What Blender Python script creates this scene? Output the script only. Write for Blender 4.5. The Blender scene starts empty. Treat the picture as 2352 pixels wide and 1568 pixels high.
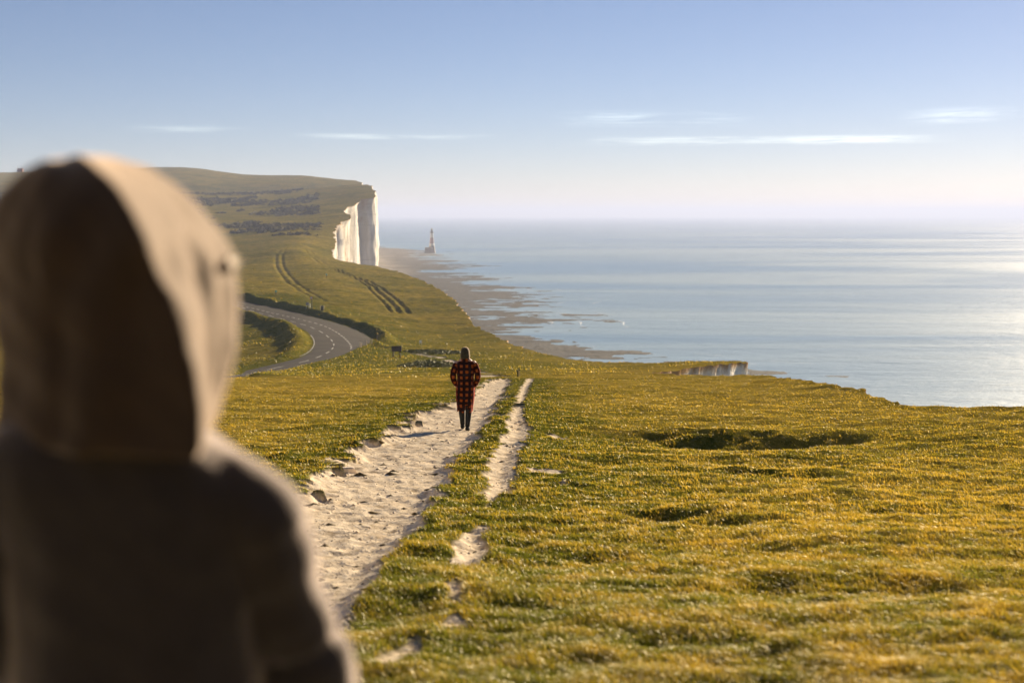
import bpy, math, random
import numpy as np
from mathutils import Vector

# ------------------------------------------------------------------ camera, sky, sun, exposure
R = math.radians
sc = bpy.context.scene
COL = sc.collection
FOC = 50.0; F = 2352 * FOC / 36.0          # focal length in pixels of a 2352 px wide picture
EYE = 61.0                                 # camera height above the sea (z = 0)
PITCH = math.atan((784 - 491.5) / F)
HAZE_D = 0.00012                           # sea haze, per metre
SUN_AZ, SUN_EL = 33.0, 17.0                # azimuth to the right of the view (+Y), elevation

cam_d = bpy.data.cameras.new('camera'); cam = bpy.data.objects.new('camera', cam_d); COL.objects.link(cam)
cam.location = (0, 0, EYE); cam.rotation_euler = (R(90) - PITCH, 0, 0)
cam_d.lens = FOC; cam_d.sensor_width = 36; cam_d.clip_start = 0.05; cam_d.clip_end = 200000
cam_d.dof.use_dof = True; cam_d.dof.focus_distance = 30.0; cam_d.dof.aperture_fstop = 2.0
sc.camera = cam
sc.view_settings.view_transform = 'Standard'; sc.view_settings.look = 'None'
sc.view_settings.exposure = 1.75; sc.view_settings.gamma = 1.0
sc.render.engine = 'CYCLES'
sc.cycles.use_denoising = True
sc.cycles.max_bounces = 6; sc.cycles.volume_bounces = 0; sc.cycles.transparent_max_bounces = 8
sc.cycles.use_adaptive_sampling = True; sc.cycles.adaptive_threshold = 0.02
sc.cycles.sample_clamp_indirect = 5.0

def N(nt, t, **kw):
    n = nt.nodes.new(t)
    for k, v in kw.items():
        if k in n.inputs.keys() if isinstance(k, str) else False: n.inputs[k].default_value = v
        else: setattr(n, k, v)
    return n
def L(nt, a, b): nt.links.new(a, b)
def mth(nt, op, a, b=None, c=None, clamp=False):
    n = nt.nodes.new('ShaderNodeMath'); n.operation = op; n.use_clamp = clamp
    for i, v in enumerate((a, b, c)):
        if v is None: continue
        if isinstance(v, (int, float)): n.inputs[i].default_value = v
        else: nt.links.new(v, n.inputs[i])
    return n.outputs[0]
def mixc(nt, fac, a, b, mode='MIX'):
    n = nt.nodes.new('ShaderNodeMix'); n.data_type = 'RGBA'; n.blend_type = mode; n.clamp_factor = True
    for i, v in ((0, fac), (6, a), (7, b)):
        if isinstance(v, (int, float)): n.inputs[i].default_value = v
        elif isinstance(v, tuple): n.inputs[i].default_value = (*v, 1) if len(v) == 3 else v
        else: nt.links.new(v, n.inputs[i])
    return n.outputs[2]
def ramp(nt, f, lo, hi):                    # smooth 0..1 between lo and hi
    n = nt.nodes.new('ShaderNodeMapRange'); n.interpolation_type = 'SMOOTHSTEP'
    n.inputs[1].default_value = lo; n.inputs[2].default_value = hi
    nt.links.new(f, n.inputs[0]); return n.outputs[0]
def noise(nt, vec, scale, detail=3, rough=.55, dist=0):
    n = nt.nodes.new('ShaderNodeTexNoise'); n.inputs['Scale'].default_value = scale
    n.inputs['Detail'].default_value = detail; n.inputs['Roughness'].default_value = rough
    n.inputs['Distortion'].default_value = dist
    if vec is not None: nt.links.new(vec, n.inputs['Vector'])
    return n.outputs[0]
def vmap(nt, vec, sx, sy, sz, loc=(0, 0, 0)):
    n = nt.nodes.new('ShaderNodeMapping'); n.inputs['Scale'].default_value = (sx, sy, sz)
    n.inputs['Location'].default_value = loc
    nt.links.new(vec, n.inputs['Vector']); return n.outputs[0]

w = bpy.data.worlds.new('World'); sc.world = w; w.use_nodes = True
nt = w.node_tree; nt.nodes.clear()
wo = nt.nodes.new('ShaderNodeOutputWorld'); bg = nt.nodes.new('ShaderNodeBackground')
sky = nt.nodes.new('ShaderNodeTexSky'); sky.sky_type = 'NISHITA'; sky.sun_disc = False
sky.sun_elevation = R(SUN_EL); sky.sun_rotation = R(SUN_AZ)
sky.altitude = 2600; sky.air_density = 1.0; sky.dust_density = 0.45; sky.ozone_density = 3.2
bg.inputs['Strength'].default_value = 0.050
# thin cirrus streaks low over the horizon, laid out on the sky by direction
tc = nt.nodes.new('ShaderNodeTexCoord'); sep = nt.nodes.new('ShaderNodeSeparateXYZ'); L(nt, tc.outputs['Generated'], sep.inputs[0])
az = mth(nt, 'ARCTAN2', sep.outputs[0], sep.outputs[1]); el = mth(nt, 'ARCSINE', sep.outputs[2])
cmb = nt.nodes.new('ShaderNodeCombineXYZ'); L(nt, az, cmb.inputs[0]); L(nt, el, cmb.inputs[1])
n1 = noise(nt, vmap(nt, cmb.outputs[0], 20, 420, 1), 1.0, 7, .70, .5)
n2 = noise(nt, vmap(nt, cmb.outputs[0], 9, 90, 1, (3.1, .7, 0)), 1.0, 3, .5)
def streak(a0, a1, e0, thick, tilt=0.0):
    aa = mth(nt, 'MULTIPLY', ramp(nt, az, a0, a0 + .05), mth(nt, 'SUBTRACT', 1.0, ramp(nt, az, a1 - .06, a1)))
    ec = mth(nt, 'ADD', e0, mth(nt, 'MULTIPLY', az, tilt))
    de = mth(nt, 'DIVIDE', mth(nt, 'ABSOLUTE', mth(nt, 'SUBTRACT', el, ec)), thick)
    return mth(nt, 'MULTIPLY', aa, mth(nt, 'SUBTRACT', 1.0, ramp(nt, de, .2, 1.0)))
m = mth(nt, 'MULTIPLY', streak(.03, .31, .0505, .0042, -.002), 1.25)
for a in ((.02, .18, .0655, .0075, 0), (-.16, 0.0, .0535, .0028, 0), (-.27, -.17, .0575, .0036, 0), (.25, .36, .056, .007, .03)):
    m = mth(nt, 'MAXIMUM', m, streak(*a))
cl = mth(nt, 'MULTIPLY', m, ramp(nt, mth(nt, 'ADD', mth(nt, 'MULTIPLY', n1, .7), mth(nt, 'MULTIPLY', n2, .3)), .40, .60))
cl = mth(nt, 'MULTIPLY', cl, mth(nt, 'MULTIPLY', ramp(nt, noise(nt, vmap(nt, cmb.outputs[0], 11, 60, 1, (7, 2, 0)), 1.0, 4, .6), .32, .62), .75), clamp=True)
hz_tint = mixc(nt, 1.0, sky.outputs[0], (.635, .515, .51), 'MULTIPLY')
bright = mixc(nt, 1.0, hz_tint, (1.7, 1.6, 1.4), 'MULTIPLY')
L(nt, mixc(nt, cl, hz_tint, bright), bg.inputs['Color']); L(nt, bg.outputs[0], wo.inputs['Surface'])

sd = bpy.data.lights.new('sun', 'SUN'); so = bpy.data.objects.new('sun', sd); COL.objects.link(so)
sd.energy = 5.0; sd.angle = R(0.5); sd.color = (1.0, .82, .58)
sv = Vector((math.sin(R(SUN_AZ)) * math.cos(R(SUN_EL)), math.cos(R(SUN_AZ)) * math.cos(R(SUN_EL)), math.sin(R(SUN_EL))))
so.rotation_euler = sv.to_track_quat('Z', 'Y').to_euler(); so.location = (300, 300, 400)

# ------------------------------------------------------------------ helpers
rng = np.random.default_rng(7); random.seed(7)
cp, sp = math.cos(PITCH), math.sin(PITCH)
def W(px, py, d):                           # point seen at (px, py) of the 2352 px picture, d metres ahead
    u = (px - 1176) / F; v = (784 - py) / F
    k = d / (cp + v * sp)
    return np.array([u * k, d, EYE + (-sp + v * cp) * k])

_perm = np.random.default_rng(3).permutation(512)
def _h(i, j, s): return _perm[(_perm[(i + s * 37) & 511] + j * 1) & 511]
def pn(x, y, seed=0):
    x = np.asarray(x, float) + seed * 13.7; y = np.asarray(y, float) - seed * 7.3
    xi = np.floor(x).astype(np.int64); yi = np.floor(y).astype(np.int64)
    fx = x - xi; fy = y - yi
    u = fx * fx * fx * (fx * (fx * 6 - 15) + 10); v = fy * fy * fy * (fy * (fy * 6 - 15) + 10)
    def g(i, j):
        a = _h(i, j, seed) * (2 * math.pi / 512)
        return np.cos(a) * (x - i) + np.sin(a) * (y - j)
    n00 = g(xi, yi); n10 = g(xi + 1, yi); n01 = g(xi, yi + 1); n11 = g(xi + 1, yi + 1)
    return ((n00 * (1 - u) + n10 * u) * (1 - v) + (n01 * (1 - u) + n11 * u) * v) * 1.5
def fbm(x, y, wl, o=3, seed=0):
    s = 0; a = 1.0; t = 0
    for k in range(o):
        s = s + a * pn(x / wl, y / wl, seed + k); t += a; a *= .5; wl *= .5
    return s / t
def sst(x, lo, hi):
    t = np.clip((np.asarray(x, float) - lo) / (hi - lo), 0, 1); return t * t * (3 - 2 * t)

def mesh_np(name, co, faces, mats, smooth=True, attrs=None, uv=None, parent=None, mat_idx=None):
    me = bpy.data.meshes.new(name)
    co = np.asarray(co, np.float32); faces = np.asarray(faces, np.int32)
    k = faces.shape[1]; nf = len(faces)
    me.vertices.add(len(co)); me.vertices.foreach_set('co', co.ravel())
    me.loops.add(nf * k); me.loops.foreach_set('vertex_index', faces.ravel())
    me.polygons.add(nf); me.polygons.foreach_set('loop_start', np.arange(nf, dtype=np.int32) * k)
    try: me.polygons.foreach_set('loop_total', np.full(nf, k, np.int32))
    except Exception: pass
    if smooth: me.polygons.foreach_set('use_smooth', np.ones(nf, bool))
    if mat_idx is not None: me.polygons.foreach_set('material_index', np.asarray(mat_idx, np.int32))
    for m_ in (mats if isinstance(mats, (list, tuple)) else [mats]): me.materials.append(m_)
    me.update(calc_edges=True)
    for an, arr in (attrs or {}).items():
        arr = np.asarray(arr, np.float32)
        if arr.ndim == 1:
            a = me.attributes.new(an, 'FLOAT', 'POINT'); a.data.foreach_set('value', arr)
        else:
            a = me.color_attributes.new(an, 'FLOAT_COLOR', 'POINT'); a.data.foreach_set('color', arr.ravel())
    if uv is not None:
        ul = me.uv_layers.new(name='UVMap'); ul.data.foreach_set('uv', np.asarray(uv, np.float32)[faces.ravel()].ravel())
    o = bpy.data.objects.new(name, me); COL.objects.link(o)
    if parent is not None: o.parent = parent
    return o
class MB:                                   # collects shapes into one mesh
    def __init__(s): s.v = []; s.f = []
    def add(s, v, f):
        b = len(s.v); s.v += [tuple(map(float, p)) for p in v]; s.f += [tuple(b + i for i in q) for q in f]
    def box(s, c, sz, rz=0, rx=0, taper=1.0, bev=0.0):
        hx, hy, hz = (q / 2 for q in sz); pts = []
        e = min(hx, hy) * bev
        prof = [(-1, 0), (1, 0)] if not bev else [(-1, e), (-1 + e / hz, 0), (1 - e / hz, 0), (1, e)]
        rings = []
        for zz, ins in prof:
            t = 1 if zz < 0 else taper
            ax, ay = hx * t - ins, hy * t - ins
            ring = [(-ax, -ay), (ax, -ay), (ax, ay), (-ax, ay)]
            rings.append([(x, y, zz * hz) for x, y in ring])
        for ring in rings:
            for x, y, z in ring:
                y, z = y * math.cos(rx) - z * math.sin(rx), y * math.sin(rx) + z * math.cos(rx)
                x, y = x * math.cos(rz) - y * math.sin(rz), x * math.sin(rz) + y * math.cos(rz)
                pts.append((c[0] + x, c[1] + y, c[2] + z))
        f = [(3, 2, 1, 0)]
        for k in range(len(rings) - 1):
            for i in range(4): f.append((4 * k + i, 4 * k + (i + 1) % 4, 4 * k + 4 + (i + 1) % 4, 4 * k + 4 + i))
        b = 4 * (len(rings) - 1); f.append((b, b + 1, b + 2, b + 3)); s.add(pts, f)
    def lathe(s, prof, c=(0, 0, 0), n=24):
        v = []; f = []
        for r, z in prof:
            for i in range(n):
                a = 2 * math.pi * i / n; v.append((c[0] + r * math.cos(a), c[1] + r * math.sin(a), c[2] + z))
        for k in range(len(prof) - 1):
            for i in range(n): f.append((k * n + i, k * n + (i + 1) % n, (k + 1) * n + (i + 1) % n, (k + 1) * n + i))
        f.append(tuple(range(n))[::-1]); f.append(tuple(range((len(prof) - 1) * n, len(prof) * n))); s.add(v, f)
    def tube(s, pts, rad, n=12, flat=1.0):
        pts = [Vector(p) for p in pts]; v = []; f = []
        if isinstance(rad, (int, float)): rad = [rad] * len(pts)
        up = Vector((0, 1, 0))
        for i, p in enumerate(pts):
            t = (pts[min(i + 1, len(pts) - 1)] - pts[max(i - 1, 0)]).normalized()
            a = t.cross(up)
            if a.length < 1e-3: a = t.cross(Vector((1, 0, 0)))
            a.normalize(); b = a.cross(t).normalized()
            for k in range(n):
                th = 2 * math.pi * k / n
                q = p + a * (rad[i] * math.cos(th)) + b * (rad[i] * flat * math.sin(th)); v.append(tuple(q))
        for i in range(len(pts) - 1):
            for k in range(n): f.append((i * n + k, i * n + (k + 1) % n, (i + 1) * n + (k + 1) % n, (i + 1) * n + k))
        f.append(tuple(range(n))[::-1]); f.append(tuple(range((len(pts) - 1) * n, len(pts) * n))); s.add(v, f)
    def ball(s, c, r, n=16, m=10):
        if isinstance(r, (int, float)): r = (r, r, r)
        v = [(c[0], c[1], c[2] - r[2])]; f = []
        for j in range(1, m):
            ph = -math.pi / 2 + math.pi * j / m
            for i in range(n):
                a = 2 * math.pi * i / n
                v.append((c[0] + r[0] * math.cos(ph) * math.cos(a), c[1] + r[1] * math.cos(ph) * math.sin(a), c[2] + r[2] * math.sin(ph)))
        v.append((c[0], c[1], c[2] + r[2]))
        for i in range(n): f.append((0, 1 + (i + 1) % n, 1 + i))
        for j in range(m - 2):
            for i in range(n): f.append((1 + j * n + i, 1 + j * n + (i + 1) % n, 1 + (j + 1) * n + (i + 1) % n, 1 + (j + 1) * n + i))
        for i in range(n): f.append((len(v) - 1, 1 + (m - 2) * n + i, 1 + (m - 2) * n + (i + 1) % n))
        s.add(v, f)
    def build(s, name, mat, parent=None, smooth=False):
        me = bpy.data.meshes.new(name); me.from_pydata(s.v, [], s.f)
        if smooth: me.polygons.foreach_set('use_smooth', [True] * len(me.polygons))
        me.materials.append(mat); me.update()
        o = bpy.data.objects.new(name, me); COL.objects.link(o)
        if parent is not None: o.parent = parent
        return o
def tag(o, label=None, cat=None, group=None, kind=None):
    if label: o['label'] = label
    if cat: o['category'] = cat
    if group: o['group'] = group
    if kind: o['kind'] = kind
    return o
def empty(name, loc, rz=0):
    o = bpy.data.objects.new(name, None); o.location = loc; o.rotation_euler = (0, 0, rz); o.empty_display_size = .2
    COL.objects.link(o); return o
def remeshed(mb, name, voxel, smooth_it, mat, parent):        # one continuous skin over the collected shapes
    o = mb.build(name, mat, None)
    m1 = o.modifiers.new('r', 'REMESH'); m1.mode = 'VOXEL'; m1.voxel_size = voxel
    m2 = o.modifiers.new('s', 'SMOOTH'); m2.factor = .5; m2.iterations = smooth_it
    dg = bpy.context.evaluated_depsgraph_get(); dg.update()
    me = bpy.data.meshes.new_from_object(o.evaluated_get(dg))
    o.modifiers.clear(); o.data = me; me.name = name
    if not me.materials: me.materials.append(mat)
    me.polygons.foreach_set('use_smooth', [True] * len(me.polygons))
    o.parent = parent
    return o

# ------------------------------------------------------------------ materials
def newmat(name):
    m_ = bpy.data.materials.new(name); m_.use_nodes = True; t = m_.node_tree; t.nodes.clear()
    out = t.nodes.new('ShaderNodeOutputMaterial'); return m_, t, out
def bump(t, h, strength, dist, normal=None):
    b = t.nodes.new('ShaderNodeBump'); b.inputs['Strength'].default_value = strength; b.inputs['Distance'].default_value = dist
    L(t, h, b.inputs['Height'])
    if normal is not None: L(t, normal, b.inputs['Normal'])
    return b.outputs[0]
def plain(name, col, rough=.8, var=.25, scale=8, bmp=.3, bdist=.01, metallic=0, sheen=0, sheen_tint=(1, 1, 1)):
    m_, t, out = newmat(name); p = t.nodes.new('ShaderNodeBsdfPrincipled'); g = t.nodes.new('ShaderNodeTexCoord')
    n = noise(t, g.outputs['Object'], scale, 4)
    c = mixc(t, ramp(t, n, .3, .7), tuple(q * (1 - var) for q in col), tuple(min(1, q * (1 + var)) for q in col))
    L(t, c, p.inputs['Base Color']); p.inputs['Roughness'].default_value = rough; p.inputs['Metallic'].default_value = metallic
    if sheen:
        p.inputs['Sheen Weight'].default_value = sheen; p.inputs['Sheen Roughness'].default_value = .45
        p.inputs['Sheen Tint'].default_value = (*sheen_tint, 1)
    p.inputs['Specular IOR Level'].default_value = .25
    L(t, bump(t, noise(t, g.outputs['Object'], scale * 4, 3), bmp, bdist), p.inputs['Normal'])
    L(t, p.outputs[0], out.inputs['Surface']); return m_

# turf: straw and green patches by place; chalk where the attribute 'path' says the turf is worn through
m_turf, t, out = newmat('turf')
geo = t.nodes.new('ShaderNodeNewGeometry'); P = geo.outputs['Position']
at = t.nodes.new('ShaderNodeAttribute'); at.attribute_name = 'path'; pathf = at.outputs['Fac']
ag = t.nodes.new('ShaderNodeAttribute'); ag.attribute_name = 'green'; greenf = ag.outputs['Fac']
na = noise(t, P, .035, 4); nb = noise(t, P, .45, 4, .6); ncc = noise(t, P, 5.5, 4, .65); nd = noise(t, P, 40, 2)
streaks = noise(t, vmap(t, P, .05, .35, .6), 1.0, 4, .65)
gmix = mth(t, 'ADD', mth(t, 'MULTIPLY', na, .8), mth(t, 'MULTIPLY', nb, .9))
gmix = mth(t, 'ADD', gmix, mth(t, 'MULTIPLY', ncc, .7)); gmix = mth(t, 'ADD', gmix, mth(t, 'MULTIPLY', streaks, .6))
gmix = mth(t, 'SUBTRACT', gmix, greenf)
straw = mixc(t, ramp(t, nb, .35, .65), (.27, .185, .028), (.34, .245, .042))
green = mixc(t, ramp(t, ncc, .35, .65), (.060, .070, .008), (.115, .115, .013))
turf = mixc(t, ramp(t, gmix, .95, 1.75), green, straw)
turf = mixc(t, mth(t, 'MULTIPLY', ramp(t, nd, .5, .72), .35), turf, (.42, .32, .10))
chalk = mixc(t, ramp(t, ncc, .3, .7), (.62, .50, .35), (.76, .65, .49))
chalk = mixc(t, mth(t, 'MULTIPLY', ramp(t, noise(t, P, 3.2, 5, .7), .52, .66), .6), chalk, (.21, .145, .08))
chalk = mixc(t, ramp(t, noise(t, P, 22, 3, .6), .60, .70), chalk, (.78, .70, .60))
base = mixc(t, pathf, turf, chalk)
p = t.nodes.new('ShaderNodeBsdfDiffuse'); L(t, base, p.inputs['Color']); p.inputs['Roughness'].default_value = .5
hb = mth(t, 'ADD', mth(t, 'MULTIPLY', ncc, .09), mth(t, 'MULTIPLY', nd, .02))
hb = mth(t, 'ADD', hb, mth(t, 'MULTIPLY', nb, .30)); hb = mth(t, 'ADD', hb, mth(t, 'MULTIPLY', streaks, .35))
hb = mth(t, 'MULTIPLY', hb, mth(t, 'SUBTRACT', 1.0, mth(t, 'MULTIPLY', pathf, .45)))
L(t, bump(t, hb, .75, 1.0), p.inputs['Normal']); L(t, p.outputs[0], out.inputs['Surface'])

m_blade, t, out = newmat('grass_blade')
at = t.nodes.new('ShaderNodeAttribute'); at.attribute_name = 'tint'
df = t.nodes.new('ShaderNodeBsdfDiffuse'); tr = t.nodes.new('ShaderNodeBsdfTranslucent'); gl = t.nodes.new('ShaderNodeBsdfGlossy')
L(t, at.outputs['Color'], df.inputs[0]); L(t, at.outputs['Color'], tr.inputs[0]); gl.inputs['Roughness'].default_value = .38
gl.inputs['Color'].default_value = (.9, .85, .7, 1)
mx = t.nodes.new('ShaderNodeMixShader'); mx.inputs[0].default_value = .5; L(t, df.outputs[0], mx.inputs[1]); L(t, tr.outputs[0], mx.inputs[2])
mx2 = t.nodes.new('ShaderNodeMixShader'); mx2.inputs[0].default_value = .03; L(t, mx.outputs[0], mx2.inputs[1]); L(t, gl.outputs[0], mx2.inputs[2])
L(t, mx2.outputs[0], out.inputs['Surface'])

m_cliff, t, out = newmat('chalk_cliff')
geo = t.nodes.new('ShaderNodeNewGeometry'); P = geo.outputs['Position']
at = t.nodes.new('ShaderNodeAttribute'); at.attribute_name = 'below'
v1 = noise(t, vmap(t, P, .10, .10, .022), 1.0, 5, .6); v2 = noise(t, P, .035, 4, .6); v3 = noise(t, P, .9, 4, .65)
wht = mixc(t, ramp(t, v1, .38, .62), (.46, .41, .33), (.66, .62, .55))
wht = mixc(t, mth(t, 'MULTIPLY', ramp(t, v2, .56, .68), .65), wht, (.34, .21, .10))
wht = mixc(t, mth(t, 'MULTIPLY', ramp(t, v3, .5, .75), .35), wht, (.34, .29, .22))
fl = ramp(t, noise(t, vmap(t, P, .012, .012, .55), 1.0, 3, .6), .56, .66); wht = mixc(t, mth(t, 'MULTIPLY', fl, .35), wht, (.30, .27, .22))
sl = mth(t, 'SUBTRACT', 1.0, ramp(t, mth(t, 'ADD', at.outputs['Fac'], mth(t, 'MULTIPLY', v3, -1.6)), -.8, .1))
soil = mixc(t, v3, (.20, .11, .045), (.34, .22, .10))
p = t.nodes.new('ShaderNodeBsdfDiffuse'); L(t, mixc(t, sl, wht, soil), p.inputs[0])
L(t, bump(t, mth(t, 'ADD', mth(t, 'MULTIPLY', v1, 3.0), mth(t, 'MULTIPLY', v3, .9)), .6, 1.0), p.inputs['Normal'])
L(t, p.outputs[0], out.inputs['Surface'])

m_beach, t, out = newmat('shingle')
geo = t.nodes.new('ShaderNodeNewGeometry'); P = geo.outputs['Position']
at = t.nodes.new('ShaderNodeAttribute'); at.attribute_name = 'dry'
b1 = noise(t, P, .05, 5, .65); b2 = noise(t, P, .4, 4, .7)
wet = mixc(t, ramp(t, b2, .35, .65), (.012, .011, .007), (.048, .041, .027))
dry = mixc(t, ramp(t, b1, .35, .65), (.11, .095, .07), (.22, .19, .15))
p = t.nodes.new('ShaderNodeBsdfPrincipled'); p.inputs['Roughness'].default_value = .9; p.inputs['Specular IOR Level'].default_value = .08
L(t, mixc(t, at.outputs['Fac'], wet, dry), p.inputs['Base Color'])
L(t, bump(t, mth(t, 'ADD', mth(t, 'MULTIPLY', b2, .8), mth(t, 'MULTIPLY', b1, 1.5)), .5, 1.0), p.inputs['Normal'])
L(t, p.outputs[0], out.inputs['Surface'])

m_sea, t, out = newmat('sea_water')
geo = t.nodes.new('ShaderNodeNewGeometry'); P = geo.outputs['Position']
s1 = noise(t, vmap(t, P, .011, .028, 1), 1.0, 5, .6, .3); s2 = noise(t, vmap(t, P, .09, .16, 1), 1.0, 5, .65); s3 = noise(t, P, 1.1, 3, .6)
calm = noise(t, vmap(t, P, .0011, .0034, 1), 1.0, 5, .6, .6)
p = t.nodes.new('ShaderNodeBsdfPrincipled')
L(t, mixc(t, ramp(t, calm, .35, .65), (.105, .19, .26), (.20, .285, .35)), p.inputs['Base Color'])
p.inputs['IOR'].default_value = 1.33
rr = t.nodes.new('ShaderNodeMapRange'); L(t, ramp(t, calm, .38, .62), rr.inputs[0]); rr.inputs[3].default_value = .28; rr.inputs[4].default_value = .42
L(t, rr.outputs[0], p.inputs['Roughness'])
hh = mth(t, 'ADD', mth(t, 'MULTIPLY', s1, 2.2), mth(t, 'MULTIPLY', s2, .75)); hh = mth(t, 'ADD', hh, mth(t, 'MULTIPLY', s3, .09))
L(t, bump(t, hh, .8, 1.0), p.inputs['Normal']); L(t, p.outputs[0], out.inputs['Surface'])

m_road, t, out = newmat('asphalt')
geo = t.nodes.new('ShaderNodeNewGeometry'); P = geo.outputs['Position']
p = t.nodes.new('ShaderNodeBsdfPrincipled'); p.inputs['Roughness'].default_value = .95; p.inputs['Specular IOR Level'].default_value = .05
L(t, mixc(t, ramp(t, noise(t, P, .25, 5, .65), .3, .7), (.022, .019, .015), (.040, .033, .025)), p.inputs['Base Color'])
L(t, bump(t, noise(t, P, 12, 2), .3, .02), p.inputs['Normal']); L(t, p.outputs[0], out.inputs['Surface'])
m_paint = plain('road_paint', (.27, .255, .22), .6, .2, 1.5)

# ------------------------------------------------------------------ terrain: smooth base surface through surveyed points
OFF = 20.0
ctrl = []
def near_drop(d):
    return np.interp(d, [-19, 0, 3, 7, 12, 20, 25, 29.1, 33, 41], [0.2, 1.5, 1.84, 2.33, 2.95, 3.75, 4.15, 4.45, 4.80, 5.58])
for d in (-15, -6, 0, 4, 8, 13, 19, 25, 29.1, 34, 41):
    for a in (-.6, -.38, -.2, 0, .2, .38, .6):
        ctrl.append((a * (d + OFF), d, EYE - float(near_drop(d))))
def C(px, *pairs):
    for py, d in pairs: ctrl.append(tuple(W(px, py, d)))
for px in (-900, -300, 200, 560):
    C(px, (890, 70), (870, 110), (860, 160), (855, 192), (790, 250), (705, 332), (680, 375), (640, 520), (592, 750), (551, 950), (500, 1250), (452, 1650), (425, 1950), (430, 3200))
for px in (-900, -300, 60): C(px, (396, 2550))
C(300, (389, 2550)); C(410, (384.5, 2500)); C(480, (390.5, 2450)); C(560, (401.5, 2400)); C(640, (403.5, 2350))
C(700, (868, 105), (850, 150), (836, 190), (819, 212), (760, 262), (715, 322), (640, 500), (580, 760), (551, 900), (500, 1200), (460, 1500), (433, 1750), (416, 2050), (403, 2330), (425, 3000))
C(810, (890, 68), (868, 98), (850, 142), (834, 178), (804, 222), (770, 262), (735, 310), (690, 400))
C(850, (640, 560))
C(1000, (890, 68), (868, 92), (852, 130), (838, 165), (822, 205), (800, 242), (770, 295), (735, 350), (700, 410))
C(1200, (890, 66), (865.5, 88), (857, 106), (845, 140), (830, 180), (815, 215))
C(1320, (865, 88), (850, 130), (840, 165), (828, 200))
C(1450, (895, 60), (872, 78), (862, 92), (852, 118), (842, 145))
C(1700, (900, 57), (875, 72), (863, 86)); C(2000, (918, 46), (905, 50)); C(1850, (885, 60))
COAST = [(2100, 935, 42), (2040, 918, 46), (1975, 896, 53), (1900, 881, 60), (1850, 871, 67), (1780, 863, 78), (1716, 860.5, 90),
         (1640, 861, 97), (1560, 860, 103), (1490, 857, 108), (1560, 848, 114), (1630, 838, 120), (1716, 831, 128), (1713, 830, 136),
         (1600, 828, 152), (1500, 832, 170), (1400, 831, 192), (1300, 822, 216), (1200, 798, 250), (1165, 784, 270), (1130, 768, 290),
         (1110, 762, 302), (1090, 745, 330), (1062, 715, 380), (1045, 690, 430), (1005, 664, 510), (960, 641, 590), (915, 626, 660),
         (862, 612, 730), (830, 606.5, 748), (788, 601, 772), (772, 597, 790), (763, 582, 850), (771, 566, 900), (768, 546, 960),
         (767, 531, 1010), (775, 521, 1060), (786, 510, 1110), (803, 502, 1150), (806, 497, 1175), (791, 488, 1230), (796, 478, 1290),
         (810, 472, 1340), (825, 466, 1380), (827, 460, 1400), (828, 457, 1412), (859, 453.5, 1420), (862, 450, 1440), (862, 440, 1500),
         (853, 432, 1600), (854, 428, 1660), (846, 424, 1730), (838, 421, 1800), (826, 424, 1950), (832, 419.5, 2060), (818, 415.5, 2150),
         (808, 414.5, 2250), (795, 418, 2420), (780, 428, 2900), (770, 434, 3300)]
cw = np.array([W(*c) for c in COAST])
for q in cw[::1]: ctrl.append(tuple(q))
ctrl = np.array(ctrl)
def tocoord(x, y): return np.stack([4.0 * x / (y + OFF), np.log(y + OFF)], -1)
_cc = tocoord(ctrl[:, 0], ctrl[:, 1]); _cs = (ctrl[:, 2] - EYE) / (ctrl[:, 1] + OFF)
def _phi(r2): return .5 * r2 * np.log(r2 + 1e-12)
n_ = len(_cc); D2 = ((_cc[:, None] - _cc[None]) ** 2).sum(-1)
A = np.zeros((n_ + 3, n_ + 3)); A[:n_, :n_] = _phi(D2) + np.eye(n_) * 3e-4
A[:n_, n_] = 1; A[:n_, n_ + 1:] = _cc; A[n_, :n_] = 1; A[n_ + 1:, :n_] = _cc.T
_w = np.linalg.solve(A, np.concatenate([_cs, np.zeros(3)]))
def base_z(x, y):
    x = np.atleast_1d(np.asarray(x, float)); y = np.atleast_1d(np.asarray(y, float)); sh = x.shape
    q = tocoord(x.ravel(), y.ravel()); out_ = np.empty(len(q))
    for i in range(0, len(q), 60000):
        b = q[i:i + 60000]
        r2 = (b[:, 0:1] - _cc[None, :, 0]) ** 2; r2 += (b[:, 1:2] - _cc[None, :, 1]) ** 2
        out_[i:i + 60000] = _phi(r2) @ _w[:n_] + _w[n_] + b @ _w[n_ + 1:]
    return (out_ * (y.ravel() + OFF) + EYE).reshape(sh)
_dd = np.exp(np.linspace(math.log(3), math.log(3000), 700))
def hit(px, py, up=0.0):                    # where the sight line through a picture point meets the base surface (+up)
    r = W(px, py, 1.0); dx, dz = r[0], r[2] - EYE
    f = EYE + dz * _dd - base_z(dx * _dd, _dd) - up
    k = np.argmax(f < 0)
    if f[k] >= 0: k = len(_dd) - 1
    k = max(k, 1); tt = f[k - 1] / (f[k - 1] - f[k] + 1e-12); d = _dd[k - 1] + tt * (_dd[k] - _dd[k - 1])
    return np.array([dx * d, d, EYE + dz * d])
def gz(x, y): return float(terrain_z(np.array([x]), np.array([y]))[0])
_ey = np.concatenate([[-40, -10, 10, 25, 38, 40.6], cw[:, 1]]); _ex = np.concatenate([[30, 25, 21, 18, 16.5, 15.0], cw[:, 0]])
def x_edge(y):
    y = np.asarray(y, float); e = np.interp(y, _ey, _ex)
    ly = np.log(np.maximum(y, 1) + 5)
    e = e + (pn(ly * 45, ly * 0 + 3.3, 5) * .0022 + pn(ly * 130, ly * 0 + 9.3, 6) * .0011) * np.clip(y, 20, 900)
    return e

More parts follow.
